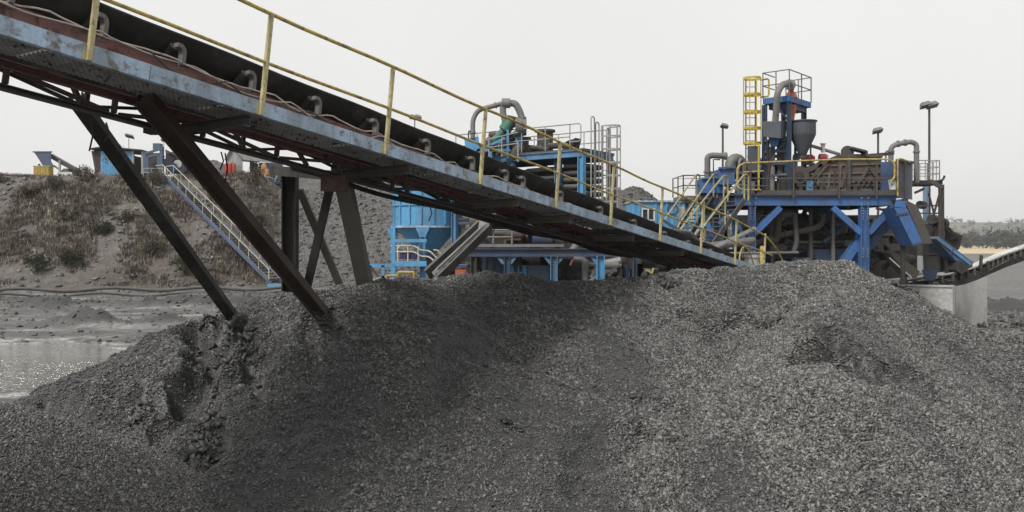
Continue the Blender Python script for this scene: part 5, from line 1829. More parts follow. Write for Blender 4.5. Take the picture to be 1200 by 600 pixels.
# vibrating screen body
SCB = paint("dusty brown screen plate", (0.105, 0.080, 0.066), 0.6, dirt=0.45, rough=0.85, rustc=(0.11, 0.055, 0.035), dirtc=(0.10, 0.092, 0.085))
ys, yk = DP + .7, DP + 3.2
sc = thing('vibrating_screen', (F(985, 0, ys).x, ys, zt + .06), 'dusty brown vibrating screen box with ribbed sides on the blue platform', 'vibrating screen')
G2 = lambda u, v, d=ys: P(u, v, d)
prof = [(930, 224), (930, 208), (944, 200), (962, 191), (984, 184), (1033, 183), (1033, 220), (1000, 224)]
MB().prism([G2(*p) for p in prof], (0, yk - ys, 0)).build('side_box', SCB, sc)
for a, b, w_ in (((930, 207), (984, 183), .16), ((984, 183), (1034, 182.5), .14), ((946, 222), (962, 192), .12), ((975, 186), (950, 215), .10), ((994, 184), (994, 224), .22),
                 ((1001, 222), (1018, 196), .09), ((1018, 196), (1032, 214), .09), ((985, 222), (994, 190), .10), ((930, 223), (1033, 222), .16)):
    MB().bar(G2(*a, ys - .05), G2(*b, ys - .05), .10, w_, (0, 0, 1) if abs(a[0] - b[0]) > 2 else (0, 1, 0)).build('stiffener', DGREY if w_ > .1 else SCB, sc)
for k in range(7):
    u = 951 + k * 6.5
    MB().bar(G2(u, 221.5, ys - .04), G2(u + 1.5, max(186, 214 - k * 4), ys - .04), .06, .07, (1, 0, 0)).build('stiffener', TAUPE if k % 2 else RUST, sc)
for (a, b) in (((933, 214), (1030, 213)), ((950, 204), (1031, 202)), ((968, 194), (1032, 192))):
    MB().bar(G2(*a, ys - .03), G2(*b, ys - .03), .05, .06).build('side_rail', TAUPE, sc)
for u in (938, 962, 1002, 1026):
    m = MB()
    for q in range(5): m.cyl(G2(u, 224.5 - q * 1.3, ys - .22), G2(u, 223.9 - q * 1.3, ys - .22), .10, n=12)
    m.build('coil_spring', GREY, sc)
    MB().box(G2(u, 217.5, ys - .2), (.3, .26, .08)).build('spring_seat', DGREY, sc)
m = MB()
for k in range(26):
    u = 946 + k * 3.4
    m.box(G2(u, 222.6, ys - .13), (.04, .02, .04))
m.build('bolt_row', TREAD, sc)
for k in range(4):
    u = 1003 + 6 * k
    m = MB()
    m.bar(G2(u, 211, ys - .1), G2(u + 4, 215, ys - .1), .08, .07); m.bar(G2(u + 4, 215, ys - .1), G2(u, 219, ys - .1), .08, .07)
    m.build('chevron_rib', DGREY, sc)
MB().cyl(G2(937, 205, ys - .06), G2(937, 205, ys - .3), .34, n=20).build('drive_wheel', DGREY, sc, True)
m = MB()
m.cyl(G2(937, 205, ys - .31), G2(937, 205, ys - .38), .14, n=14); m.build('hub', BLACKST, sc, True)
MB().cyl(G2(993, 178, ys), G2(993, 178, ys + 1.0), .24, n=20).build('cover_drum', DGREY, sc, True)
MB().bar(G2(995, 173.5, ys), G2(1013, 178, ys), .5, .07).build('cover_plate', DGREY, sc)
MB().bar(G2(1013, 178, ys), G2(1013, 184, ys), .5, .07, (1, 0, 0)).build('cover_plate', DGREY, sc)
MB().bar(G2(1018, 182, ys + .3), G2(1046, 180, ys + .3), .3, .10).build('cover_bar', BLACKST, sc)
for k, (u, lab) in enumerate(((948, 'left one of two red drive motors on top of the brown screen'), (964, 'right one of two red drive motors on top of the brown screen'))):
    c = G2(u, 186 - k * 1.0, ys + .35)
    t = thing('drive_motor', (c.x, c.y, c.z - .15), lab, 'motor', 'red drive motors on the vibrating screen')
    MB().cyl(c + Vector((-.13, 0, 0)), c + Vector((.13, 0, 0)), .15, n=16).build('motor_body', RED, t, True)
    m = MB()
    for q in range(5): m.cyl(c + Vector((-.10 + .05 * q, 0, 0)), c + Vector((-.085 + .05 * q, 0, 0)), .165, n=16)
    m.build('cooling_fins', RED, t)
    MB().box(c + Vector((0, 0, -.2)), (.34, .3, .08)).build('foot', DGREY, t)
    MB().cyl(c + Vector((.14, 0, 0)), c + Vector((.2, 0, 0)), .12, n=16).build('fan_cover', WHITE if k else RED, t, True)
# thin pipe with white valve above the motors
t = thing('spray_pipe', (G2(960, 175, ys + .5).x, ys + .5, zt + .06), 'slanting grey spray pipe with a white valve above the red motors', 'pipe')
MB().tube([G2(948, 170, ys + .5), G2(984, 181, ys + .5)], .065, 9).build('pipe', GREY, t, True)
MB().box(G2(964.5, 173.5, ys + .5), (.12, .12, .34)).build('valve', WHITE, t)
MB().cyl(G2(964.5, 168, ys + .5), G2(964.5, 169, ys + .5), .12, n=12).build('valve_wheel', WHITE, t, True)
MB().bar(G2(950, 171, ys + .6), (G2(950, 0, ys + .6).x, ys + .6, zt + .06), .05, .05, (1, 0, 0)).build('stand', DGREY, t)

# feed boxes at the right end
t = thing('discharge_box', (F(1052, 0).x, DP + 1, zt), 'blue and grey steel discharge box at the right end of the platform', 'discharge box')
MB().hexa([F(1032, 224, DP + .25), F(1050, 226, DP + .25), F(1050, 226, DP + 1.6), F(1032, 224, DP + 1.6)], [F(1032, 190, DP + .25), F(1051, 189, DP + .25), F(1051, 189, DP + 1.6), F(1032, 190, DP + 1.6)]).build('blue_box', BLU, t)
MB().hexa([F(1052, 232, DP - .05), F(1069, 234, DP + .3), F(1069, 234, DP + 1.9), F(1052, 232, DP + 1.9)], [F(1052, 188, DP - .05), F(1069, 191, DP + .3), F(1069, 191, DP + 1.9), F(1052, 188, DP + 1.9)]).build('grey_box', paint("blue grey plate", (0.10, 0.12, 0.16), 0.35, dirt=.5), t)
MB().bar(F(1051, 187.5, DP - .08), F(1070, 190.5, DP + .28), .12, .08).build('rim', DGREY, t)
MB().bar(F(1061, 190, DP + .02), F(1061, 233, DP + .06), .07, .05, (1, 0, 0)).build('rib', DGREY, t)
MB().tube(bend([F(1052, 230, DP - .25), F(1052, 186, DP - .25), F(1057, 186, DP - .2), F(1066, 190, DP - .1)], .12, 4), .03, 7).build('yellow_hoop', YEL, t, True)
# white bucket
c = F(1047.5, 221, DP - .02)
c.z = zt + .06
t = thing('white_bucket', (c.x, DP - .0, zt + .06), 'white plastic bucket with wire handle on the deck before the blue discharge box', 'bucket')
cb = Vector((c.x, DP + .06, zt + .22))
MB().lathe(cb, [(.13, 0), (.165, .32), (.18, .32), (.18, .35), (.15, .35)], 18).build('bucket_body', WHITE, t, True)
MB().tube([cb + Vector((.17 * math.cos(a), -.14, .30 + -.14 * math.sin(a))) for a in np.linspace(0, math.pi, 10)], .008, 5).build('handle', DGREY, t, True)
MB().box((cb.x, cb.y, zt + .14), (.34, .3, .15)).build('packing_block', DGREY, t)
# pipe arch
t = thing('pipe_arch', (F(1060, 0, DP + 1.5).x, DP + 1.5, zt + .05), 'grey flanged pipe arch standing above the discharge boxes', 'pipe')
pipe(t, [F(1044, 200, DP + 1.7), F(1044, 173, DP + 1.7), F(1050, 169, DP + 1.7), F(1068, 166, DP + 1.7), F(1074, 169, DP + 1.7), F(1074, 214, DP + 1.7)], .10, GREY, 'arch_pipe', .35, ((0, .85), (2, .15), (2, .6), (4, .2)))
MB().tube(bend([F(1038, 190, DP + 1.7), F(1038, 177, DP + 1.7), F(1043, 177, DP + 1.7)], .08, 3), .035, 7).build('small_pipe', GREY, t, True)

# ------------------------------------------------------------------ tower with sump hoppers
DW = 33.0
W = lambda u, v, d=DW: P(u, v, d)
t = thing('cyclone_tower', (W(918, 0).x, DW + .7, zt + .06), 'slender blue steel tower with flat cap, two grey hoppers and a curved grey hose', 'tower')
for u, v0, v1, d, w_, mt in ((896, 123, 226, DW, .17, DKBL), (924.5, 118, 226, DW - .6, .15, DKBL), (942, 122, 226, DW + 1, .17, DKBL), (918, 120, 226, DW + 1.4, .15, DKBL)):
    MB().ibeam(W(u, v1, d), W(u, v0, d), w_, w_, .025, (1, 0, 0)).build('tower_leg', mt, t)
capb = [W(894, 123, DW), W(925, 119.5, DW - .7), W(950.5, 127.5, DW + .9), W(921, 127, DW + 1.7)]
zc = W(0, 122, DW).z
capb = [Vector((p.x, p.y, zc)) for p in capb]
MB().hexa(capb, [p + Vector((0, 0, .22)) for p in capb]).build('cap_platform', BLU, t)
MB().hexa([p + Vector((0, 0, -.2)) for p in [capb[0].lerp(capb[2], .12), capb[1].lerp(capb[3], .12), capb[2].lerp(capb[0], .12), capb[3].lerp(capb[1], .12)]], [p + Vector((0, 0, -.003)) for p in [capb[0].lerp(capb[2], .12), capb[1].lerp(capb[3], .12), capb[2].lerp(capb[0], .12), capb[3].lerp(capb[1], .12)]]).build('cap_underframe', DKBL, t)
tz = zc + .22
base = [Vector((p.x, p.y, tz)) for p in capb]
m = MB()
lp = [base[3].lerp(base[0], .5), base[0], base[1], base[2], base[3]]
for a, b in zip(lp[:-1], lp[1:]):
    for q in (.98, .48):
        m.tube([a + Vector((0, 0, q)), b + Vector((0, 0, q))], .022, 6)
for p in (base[0], base[0].lerp(base[1], .5), base[1], base[1].lerp(base[2], .55), base[2], base[2].lerp(base[3], .5), base[3]):
    m.tube([p, p + Vector((0, 0, .98))], .024, 6)
m.build('cap_guardrail', GREY, t)
# grey box hopper and cone
MB().hexa([W(894.5, 160, DW - .8), W(915, 162, DW - 1.1), W(921, 160, DW - .1), W(901, 159, DW + .2)], [W(893.5, 142.5, DW - .8), W(915, 142.5, DW - 1.1), W(922, 141.5, DW - .1), W(901, 142, DW + .2)]).build('feed_box', paint("grey hopper plate", (0.075, 0.09, 0.115), 0.3, dirt=.5), t)
HP = paint("grey hopper plate", (0.16, 0.17, 0.185))
cw = W(940.5, 0, DW - .3)
MB().lathe((cw.x, cw.y, W(0, 181, DW - .3).z), [(.15, 0), (.17, .05), (.48, .72), (.49, .76), (.49, 1.22), (.54, 1.24), (.54, 1.28), (.3, 1.28)], 22).build('cone_hopper', HP, t, True)
MB().cyl((cw.x, cw.y, W(0, 186, DW - .3).z), (cw.x, cw.y, W(0, 181, DW - .3).z), .12, n=14).build('cone_outlet', DGREY, t, True)
pipe(t, [W(908, 146, DW - .75), W(909, 138, DW - .8), W(911, 108, DW - 1.0), W(917, 98.5, DW - .8), W(925, 98, DW - .4), W(926, 101, DW - .2)], .125, GREY, 'curved_hose', .45)
MB().cyl(W(924, 99, DW - .35), W(927, 99.5, DW - .2), .2, n=16).build('hose_coupling', LGREY, t, True)
cv = W(927, 0, DW - .1)
MB().lathe((cv.x, cv.y, tz), [(.24, 0), (.20, .15), (.10, .25), (.13, .42), (.08, .5)], 16).build('orange_valve', ORANGE, t, True)
MB().lathe((cv.x, cv.y, W(0, 144, DW).z), [(.10, 0), (.12, .1), (.20, .66)], 16).build('cyclone_cone', ORANGE, t, True)
MB().hexa([W(903, 172, DW - .5), W(911, 172, DW - .5), W(911, 172, DW), W(903, 172, DW)], [W(900, 160, DW - .6), W(914, 160, DW - .6), W(914, 160, DW), W(900, 160, DW)]).build('box_outlet', BLU, t)
for u, v0, v1, r, mt in ((905, 172, 226, .11, GREY), (914, 160, 226, .12, DGREY), (921.5, 160, 227, .10, FB), (900, 165, 226, .06, BLACKST), (932, 160, 190, .05, BRUST)):
    MB().cyl(W(u, v1, DW - .1), W(u, v0, DW - .1), r, n=12).build('down_pipe', mt, t, True)
for v in (165, 178, 192, 206):
    MB().bar(W(896, v, DW - .02), W(924, v - 1, DW - .55), .07, .10).build('tie_beam', DKBL, t)
MB().bar(W(897, 186, DW - .05), W(923, 166, DW - .5), .05, .09).build('diagonal', DKBL, t)
MB().bar(W(897, 225, DW - .05), W(906, 165, DW - .3), .05, .09).build('diagonal', DGREY, t)
MB().bar(W(908, 122, DW - .25), W(924, 142, DW - .5), .04, .07).build('diagonal', DKBL, t)
MB().box(W(908, 196, DW + .5), (.9, .5, .5)).build('control_box', DGREY, t)
# yellow caged ladder
t = thing('caged_ladder', (W(884, 0).x, DW, zt + .06), 'tall yellow caged ladder climbing the left side of the blue tower', 'ladder')
YC = paint("bright cage yellow", (0.66, 0.50, 0.05), 0.35, dirt=.3, rustc=(.2, .14, .05), scale=3)
lb = W(887.5, 225, DW)
m = MB()
up = Vector((0, 0, 1))
cxr = .30
ccx = W(881.5, 0, DW).x
zlo, zhi = W(0, 168, DW).z, W(0, 91, DW).z
rings = [zhi - .03, W(0, 111, DW).z, W(0, 131.5, DW).z, W(0, 150.5, DW).z, zlo]
for z in rings:
    pts = [Vector((ccx + .33 * math.cos(a), DW + .34 * math.sin(a) * .9, z)) for a in np.linspace(0, 2 * math.pi, 17)]
    for a, b in zip(pts[:-1], pts[1:]): m.bar(a, b, .014, .085)
for a in (2.6, 3.3, 4.2, 4.95, 5.7):
    p = Vector((ccx + .345 * math.cos(a), DW + .34 * math.sin(a) * .9, 0))
    m.bar(Vector((p.x, p.y, zlo)), Vector((p.x, p.y, zhi)), .035, .02, (0, 1, 0))
m.build('safety_cage', YC, t)
l2 = MB()
for x in (ccx - .17, ccx + .2):
    l2.tube([(x, DW + .28, zt + .06), (x, DW + .28, zhi)], .026, 7)
st_ = l2.build('ladder_stile', paint("rusty ladder", (.26, .18, .10), .5, dirt=.3), t)
m = MB()
z = zt + .4
while z < zhi - .1:
    m.tube([(ccx - .17, DW + .28, z), (ccx + .2, DW + .28, z)], .014, 5); z += .3
m.build('rungs', BRUST, st_)
MB().bar(W(889, 228, DW - .45), W(889, 168, DW - .45), .07, .05, (1, 0, 0)).build('yellow_post', YC, t)
MB().tube(bend([W(891, 94, DW + .1), W(901, 92, DW + .1), W(901, 113, DW + .1), W(891, 114, DW + .1)], .1, 4), .035, 7).build('landing_hoop', YC, t, True)
MB().hexa([W(876, 200, DW - .2), W(891, 200, DW - .2), W(891, 200, DW + .2), W(876, 200, DW + .2)], [W(876, 171, DW - .2), W(891, 171, DW - .2), W(891, 171, DW + .2), W(876, 171, DW + .2)]).build('back_box', HP, t)
for k in range(5):
    MB().box(W(876.5, 204 + k * 4.5, DW + .25), (.75, .4, .05)).build('shelf', DGREY, t)

# dark gear crowded on the deck between the tower and the screen
dk = thing('deck_machinery', (F(905, 0, DP + 1.8).x, DP + 1.8, zt + .06), 'dark pumps, valves and pipes crowded on the deck around the tower foot', 'machinery')
rr = random.Random(21)
for k in range(46):
    u = rr.uniform(866, 952); dd = DP + rr.uniform(.5, 3.4)
    x = F(u, 0, dd).x; z = zt + .06
    mt = rr.choice([DGREY, DGREY, BLACKST, GREY, DKBL, FB, BRUST])
    q = rr.random()
    if q < .4:
        h = rr.uniform(.5, 1.6)
        MB().tube(bend([(x, dd, z), (x, dd, z + h), (x + rr.uniform(-.9, .9), dd + rr.uniform(-.2, .2), z + h + rr.uniform(-.1, .2)), (x + rr.uniform(-1, 1), dd, z + rr.uniform(0, .6))], .2, 4), rr.uniform(.04, .10), 9).build('pipe', mt, dk, True)
    elif q < .7:
        r = rr.uniform(.12, .24); h = rr.uniform(.3, .9)
        MB().lathe((x, dd, z), [(r * 1.2, 0), (r * 1.2, .04), (r, .05), (r, h), (r * 1.15, h), (r * 1.15, h + .05), (r * .6, h + .12)], 14).build('pump', mt, dk, True)
    else:
        MB().box((x, dd, z + .3), (rr.uniform(.2, .6), rr.uniform(.2, .5), rr.uniform(.3, .6))).box((x, dd - .27, z + .35), (.14, .03, .14)).build('gear_box', mt, dk)

# ------------------------------------------------------------------ blue feed boxes with the big elbow, left end
t = thing('feed_sump', (F(850, 0).x, DP + 2, 0), 'stepped blue steel sump with a big grey elbow pipe at the left of the platform', 'sump')
y0 = DP + 1.2
def fb(u0, u1, v0, v1, d0, d1, nm, mt):
    MB().hexa([F(u0, v1, d0), F(u1, v1, d0), Vector((F(u1, 0, d0).x, d1, F(0, v1, d0).z)), Vector((F(u0, 0, d0).x, d1, F(0, v1, d0).z))],
              [F(u0, v0, d0), F(u1, v0, d0), Vector((F(u1, 0, d0).x, d1, F(0, v0, d0).z)), Vector((F(u0, 0, d0).x, d1, F(0, v0, d0).z))]).build(nm, mt, t)
fb(843, 861, 198, 216, y0, y0 + 1.5, 'upper_box', BLU)
fb(823, 848, 209, 226, y0 + .3, y0 + 1.6, 'lower_box', BLU)
fb(828, 862, 226, 246, y0 + .4, y0 + 1.6, 'base_box', DKBL)
MB().bar(F(842, 197, y0 - .05), F(862, 196, y0 - .05), .1, .07).build('rim', BLU, t)
MB().bar(F(822, 209, y0 + .25), F(843, 208, y0 + .25), .1, .06).build('rim', FB, t)
for u in (828, 846, 860): MB().bar(F(u, 244, y0 + .8), (F(u, 0, y0 + .8).x, y0 + .8, 0), .14, .14, (1, 0, 0)).build('post', FB, t)
pipe(t, [F(829, 209, y0 + .9), F(829, 184, y0 + .9), F(834, 182, y0 + .9), F(852, 183, y0 + .9)], .12, GREY, 'outlet_pipe', .25, ((0, .3), (2, .9)))
pipe(t, [F(856, 198, y0 + .7), F(857, 189, y0 + .7), F(864, 186, y0 + .7), F(872, 196, y0 + .9)], .24, paint("grey green elbow", (.17, .19, .165), .3, dirt=.5), 'elbow_pipe', .3)
MB().tube([F(836, 210, y0 + .2), F(836, 187, y0 + .2), F(844, 187, y0 + .2)], .03, 7).build('thin_pipe', BRUST, t)
for k in range(5):
    MB().hexa([F(841, 216, y0 + .1), F(868, 216, y0 + .1), F(868, 216, y0 + .2), F(841, 216, y0 + .2)], [F(841, 212, y0 + .1), F(868, 212, y0 + .1), F(868, 212, y0 + .2), F(841, 212, y0 + .2)]).build('painted_shadow_strip', BLACKST, t) if k == 0 else None  # black strip painted as the shadow below the upper box
# landing with thin rails
t = thing('side_landing', (F(818, 0, 34.5).x, 34.5, 0), 'small grey landing with thin grey rails left of the yellow railed stairs', 'landing')
L = lambda u, v, d=34.0: P(u, v, d)
zl = L(0, 229).z
MB().box(((L(799, 0).x + L(838, 0).x) / 2, 34.9, zl - .08), (L(838, 0).x - L(799, 0).x, 1.8, .14)).build('deck', GREY, t)
rail_run([(L(838, 0).x, 34.05, zl), (L(801, 0).x, 34.05, zl), (L(801, 0).x - .1, 35.7, zl), (L(838, 0).x, 35.7, zl)], .80, t, DGREY, 2, .026, 1.0)
for u in (806, 834):
    MB().bar((L(u, 0).x, 34.2, 0), (L(u, 0).x, 34.2, zl - .15), .14, .14, (1, 0, 0)).build('post', FB, t)
MB().bar(L(800, 236), L(840, 236), .14, .16).build('edge_beam', BLACKST, t)
# stairs with yellow handrails
def stairflight(foot, head, w_, lab, mat_s):
    t = thing('stair_flight', (foot[0], foot[1], 0), lab, 'stairs')
    stair(t, foot, head, w_, mat_s, DGREY, YELP, 13, .95, rail_r=.034, mid=False)
    return t
f1, h1 = P(813, 300, 29.6), P(860, 235, 31.6)
stairflight((f1.x, f1.y, f1.z), (h1.x, h1.y, h1.z), .85, 'steel stairs with pale yellow handrails rising to the left end of the platform', DGREY)
f2, h2 = P(786, 296, 31.6), P(826, 232, 33.6)
stairflight((f2.x, f2.y, f2.z), (h2.x, h2.y, h2.z), .75, 'second steel stair flight with pale yellow handrails rising to the small grey landing', BLACKST)
pt = thing('pipe_bundle', (P(860, 0, 29).x, 29.5, 0), 'long grey slurry pipes slanting past the left blue column', 'pipes')
MB().tube([P(836, 291, 28.5), P(884, 268, 31.4)], .085, 10).build('pipe', LGREY, pt, True)
MB().tube([P(824, 290, 28.5), P(882, 282, 30.5)], .14, 12).build('pipe', GREY, pt, True)
MB().tube([P(845, 297, 28.5), P(935, 296, 30.5)], .045, 8).build('pipe', GREY, pt, True)
MB().cyl(P(826, 290, 28.45), P(829, 289.6, 28.6), .19, n=14).build('flange', DGREY, pt, True)
for u in (838, 870): MB().bar((P(u, 0, 29.6).x, 29.6, 0), P(u, 290, 29.6), .1, .1, (1, 0, 0)).build('pipe_support', DGREY, pt)
# concrete stub and yellow bollard near conveyor tail
c = P(879, 305, 30.6)
t = thing('concrete_stub', (c.x, c.y, 0), 'grey round concrete stub at the foot of the left blue column', 'pedestal')
MB().lathe((c.x, c.y, 0), [(.34, 0), (.32, c.z + .1), (.36, c.z + .1), (.36, c.z + .2), (.3, c.z + .2)], 18).build('concrete_body', CONC, t, True)
MB().lathe((c.x, c.y, c.z + .202), [(.1, 0), (.1, .05)], 10).build('anchor_cap', DGREY, t)
c = P(893, 300, 27.6)
t = thing('yellow_marker_post', (c.x, c.y, 0), 'short yellow post with a rounded top next to the last conveyor handrail post', 'post')
MB().tube([(c.x, c.y, 0), (c.x, c.y, P(0, 290, 27.6).z), (c.x, c.y, P(0, 288, 27.6).z)], [.07, .07, .03], 10).build('post_shaft', YEL, t, True)
MB().lathe((c.x, c.y, 0), [(.2, 0), (.18, .3)], 12).build('post_base', CONC, t)

# machinery under the platform
um = thing('under_deck_machinery', (F(960, 0, DP + 2.5).x, DP + 2.5, 0), 'dark pipes, tanks and motors crowded beneath the blue platform', 'machinery')
MB().hexa([F(862, 330, DP + BK + .9), F(1075, 330, DP + BK + .9), F(1075, 330, DP + BK + 1.1), F(862, 330, DP + BK + 1.1)], [F(862, 252, DP + BK + .9), F(1075, 252, DP + BK + .9), F(1075, 252, DP + BK + 1.1), F(862, 252, DP + BK + 1.1)]).build('rear_wall', paint("plain dark cladding", (.035, .034, .033), .3, dirt=.5), um)  # plain dark sheet across the back under the deck
MB().hexa([F(925, 280, DP + 3), F(1005, 280, DP + 3), F(1005, 280, DP + 4), F(925, 280, DP + 4)], [F(925, 253, DP + 3), F(1005, 253, DP + 3), F(1005, 253, DP + 4), F(925, 253, DP + 4)]).build('dusty_tank', DGREY, um)
MB().hexa([F(958, 262, DP + 1.5), F(972, 262, DP + 1.5), F(972, 262, DP + 3), F(958, 262, DP + 3)], [F(942, 243, DP + 1.5), F(985, 243, DP + 1.5), F(985, 243, DP + 3.2), F(942, 243, DP + 3.2)]).build('under_hopper', DKBL, um)
MB().hexa([F(946, 300, DP + 1.2), F(985, 312, DP + 1.2), F(985, 312, DP + 2.8), F(946, 300, DP + 2.8)], [F(946, 292, DP + 1.2), F(996, 292, DP + 1.2), F(996, 292, DP + 2.8), F(946, 292, DP + 2.8)]).build('blue_trough', DKBL, um)
pipe(um, [F(884, 286, DP + 1), F(912, 276, DP + .8), F(955, 268, DP + .8), F(964, 262, DP + .8), F(966, 250, DP + .8)], .11, DGREY, 'pipe', .4, ((1, .2), (1, .8)))
pipe(um, [F(930, 296, DP + .6), F(934, 285, DP + .6), F(931, 250, DP + .6)], .10, DGREY, 'pipe', .4)
pipe(um, [F(900, 284, DP + .5), F(910, 282, DP + .5), F(913, 246, DP + .5)], .14, BLACKST, 'pipe', .4)
for v in (284, 289, 295): MB().tube([F(920, v, DP + 1.6), F(1005, v - 1, DP + 1.6)], .07, 9).build('pipe', GREY if v == 284 else DGREY, um, True)
c = F(926, 256, DP + 2.7)
MB().hexa([F(920, 263, DP + 2.6), F(941, 263, DP + 2.6), F(941, 263, DP + 2.7), F(920, 263, DP + 2.7)], [F(920, 250, DP + 2.6), F(941, 250, DP + 2.6), F(941, 250, DP + 2.7), F(920, 250, DP + 2.7)]).build('blue_panel', FB, um)
MB().lathe(F(988, 273, DP + 1.8), [(.14, 0), (.17, .1), (.17, .38), (.13, .42)], 14).build('ochre_drum', paint("ochre drum", (.42, .22, .07), .5), um, True)
rr = random.Random(12)
for k in range(95):
    u = rr.uniform(866, 1060); v = rr.uniform(246, 312); dd = DP + rr.uniform(1.0, 4.6)
    mt = rr.choice([BLACKST, BLACKST, DGREY, DGREY, DGREY, DKBL, BRUST, GREY])
    q = rr.random()
    if q < .35:
        MB().tube(bend([F(u, v, dd), F(u + rr.uniform(-25, 25), v + rr.uniform(-4, 4), dd), F(u + rr.uniform(-30, 30), v + rr.uniform(8, 24), dd)], .25, 4), rr.uniform(.04, .12), 9).build('pipe', mt, um, True)
    elif q < .6:
        c = F(u, v, dd); Ln = rr.uniform(.3, .8); r = rr.uniform(.13, .26)
        m = MB().cyl(c, c + Vector((Ln, .1, 0)), r, n=14); m.cyl(c + Vector((Ln, .1, 0)), c + Vector((Ln + .12, .11, 0)), r * .6, n=12)
        m.build('motor', mt, um, True)
    elif q < .8:
        c = F(u, v, dd)
        MB().box(c, (rr.uniform(.25, .7), .4, rr.uniform(.2, .5))).box(c + Vector((0, -.21, .02)), (.18, .03, .12)).build('gear_box', mt, um)
    else:
        MB().bar(F(u, v, dd), F(u + rr.uniform(-25, 25), v + rr.uniform(-20, 20), dd), .08, .1).build('brace', mt, um)

# ------------------------------------------------------------------ discharge chutes on the right
t = thing('blue_chute', (F(1065, 0, 31).x, 31, 0), 'bright blue discharge chute with dusty grey lid sloping down right of the platform', 'chute')
a, b = F(1053, 240, 31.0), F(1077, 288, 30.6)
MB().hexa([F(1048, 242, 30.9), F(1062, 244, 30.9), F(1062, 244, 32.0), F(1048, 242, 32.0)][::1], [F(1050, 234, 30.9), F(1062, 236, 30.9), F(1062, 236, 32.0), F(1050, 234, 32.0)]).build('inlet', BLU, t)
MB().prism([F(1048, 243, 30.8), F(1063, 244, 30.8), F(1081, 284, 30.8), F(1070, 288, 30.8)], (0, 1.1, 0)).build('chute_side', BLU, t)
MB().prism([F(1059, 233, 30.95), F(1075, 241, 30.95), F(1093, 285, 30.95), F(1082, 286, 30.95), F(1064, 244, 30.95)], (0, 1.2, 0)).build('chute_lid', DGREY, t)
MB().bar(F(1050, 252, 30.77), F(1064, 249, 30.77), .03, .07).build('chute_flange', DKBL, t)
MB().bar(F(1070, 287, 30.77), F(1082, 284, 30.77), .03, .07).build('chute_flange', DKBL, t)
for u in (1058,):
    MB().bar((F(u, 0, 31.9).x, 31.9, 0), F(u, 268, 31.9), .14, .14, (1, 0, 0)).build('leg', BLACKST, t)
t = thing('lower_blue_chute', (P(1118, 0, 36).x, 36, 0), 'slate blue lower chute sloping towards the curved conveyor belt', 'chute')
MB().prism([P(1096, 280, 36), P(1101, 277, 36), P(1141, 308, 36), P(1137, 313, 36), P(1128, 314, 36)], (0, 1.0, 0)).build('chute_body', paint("slate chute paint", (.05, .11, .24), .35, dirt=.5), t)
MB().bar(P(1098, 279, 35.95), P(1138, 310, 35.95), .04, .12).build('chute_rim', FB, t)
MB().bar(P(1117, 292, 35.93), P(1113, 299, 35.93), .04, .06).build('chute_joint', DKBL, t)
MB().prism([P(1122, 305, 35.9), P(1138, 312, 35.9), P(1128, 322, 35.9), P(1119, 316, 35.9)], (0, .9, 0)).build('rubber_skirt', BLACKST, t)
MB().bar((P(1110, 0, 36.5).x, 36.5, 0), P(1110, 290, 36.5), .14, .14, (1, 0, 0)).build('leg', BLACKST, t)
t = thing('dusty_side_chute', (P(1055, 0, 33).x, 33, 0), 'dusty brown grey chute sloping down under the bright blue one', 'chute')
MB().prism([P(1042, 296, 33), P(1047, 294, 33), P(1078, 318, 33), P(1074, 326, 33), P(1066, 323, 33)], (0, .9, 0)).build('chute_body', TAUPE, t)
MB().bar(P(1042, 302, 32.95), P(1068, 325, 32.95), .04, .05).build('chute_rim', WHITE, t)
MB().bar((P(1060, 0, 33.4).x, 33.4, 0), P(1060, 308, 33.4), .12, .12, (1, 0, 0)).build('leg', BLACKST, t)

# pale blue lamp post with a sign, right of the chute
t = lamp(1089, 127, 0, 40, 'tallest floodlight post at the right, slim dark pole above a pale blue lower post', .26, .075, 0, False, -1)
p = P(1085, 214, 39.8)
MB().tube([(p.x, p.y, 0), (p.x, p.y, p.z)], .13, 12).build('lower_pole', paint("pale blue post", (.20, .34, .46), .4, dirt=.4), t, True)
sg = MB().box((p.x, p.y - .16, P(0, 309, 39.8).z), (.30, .03, .52)).build('sign_plate', WHITE, t)
m = MB()
zc_ = P(0, 309, 39.8).z
m.box((p.x, p.y - .185, zc_ + .10), (.10, .012, .12)); 
m.build('sign_mark', BLACK, sg)
MB().box((p.x, p.y - .185, zc_ - .13), (.16, .012, .05)).build('sign_mark', BLACK, sg)

# right gantry with railed landing
D8 = 37.0
Y = lambda u, v, d=D8: P(u, v, d)
t = thing('right_gantry', (Y(1090, 0).x, D8 + .6, 0), 'tall dark gantry with a small railed landing right of the discharge boxes', 'gantry')
zg = Y(0, 211).z
MB().box(((Y(1072, 0).x + Y(1104, 0).x) / 2, D8 + .7, zg - .1), (Y(1104, 0).x - Y(1072, 0).x, 1.5, .18)).build('landing', BLACKST, t)
rail_run([(Y(1076, 0).x, D8, zg), (Y(1101, 0).x, D8, zg), (Y(1101, 0).x + .15, D8 + 1.4, zg), (Y(1078, 0).x, D8 + 1.4, zg)], .85, t, LGREY, 3, .022, .35)
MB().ibeam((Y(1103, 0).x, D8, 0), (Y(1103, 0).x, D8, zg - .2), .18, .18, .03, (1, 0, 0)).build('column', DGREY, t)
MB().ibeam((Y(1076, 0).x, D8 + 1.2, 0), (Y(1076, 0).x, D8 + 1.2, zg - .2), .18, .18, .03, (1, 0, 0)).build('column', DKBL, t)
MB().bar(Y(1090, 212), Y(1104, 220), .14, .16).build('knee_beam', DGREY, t)
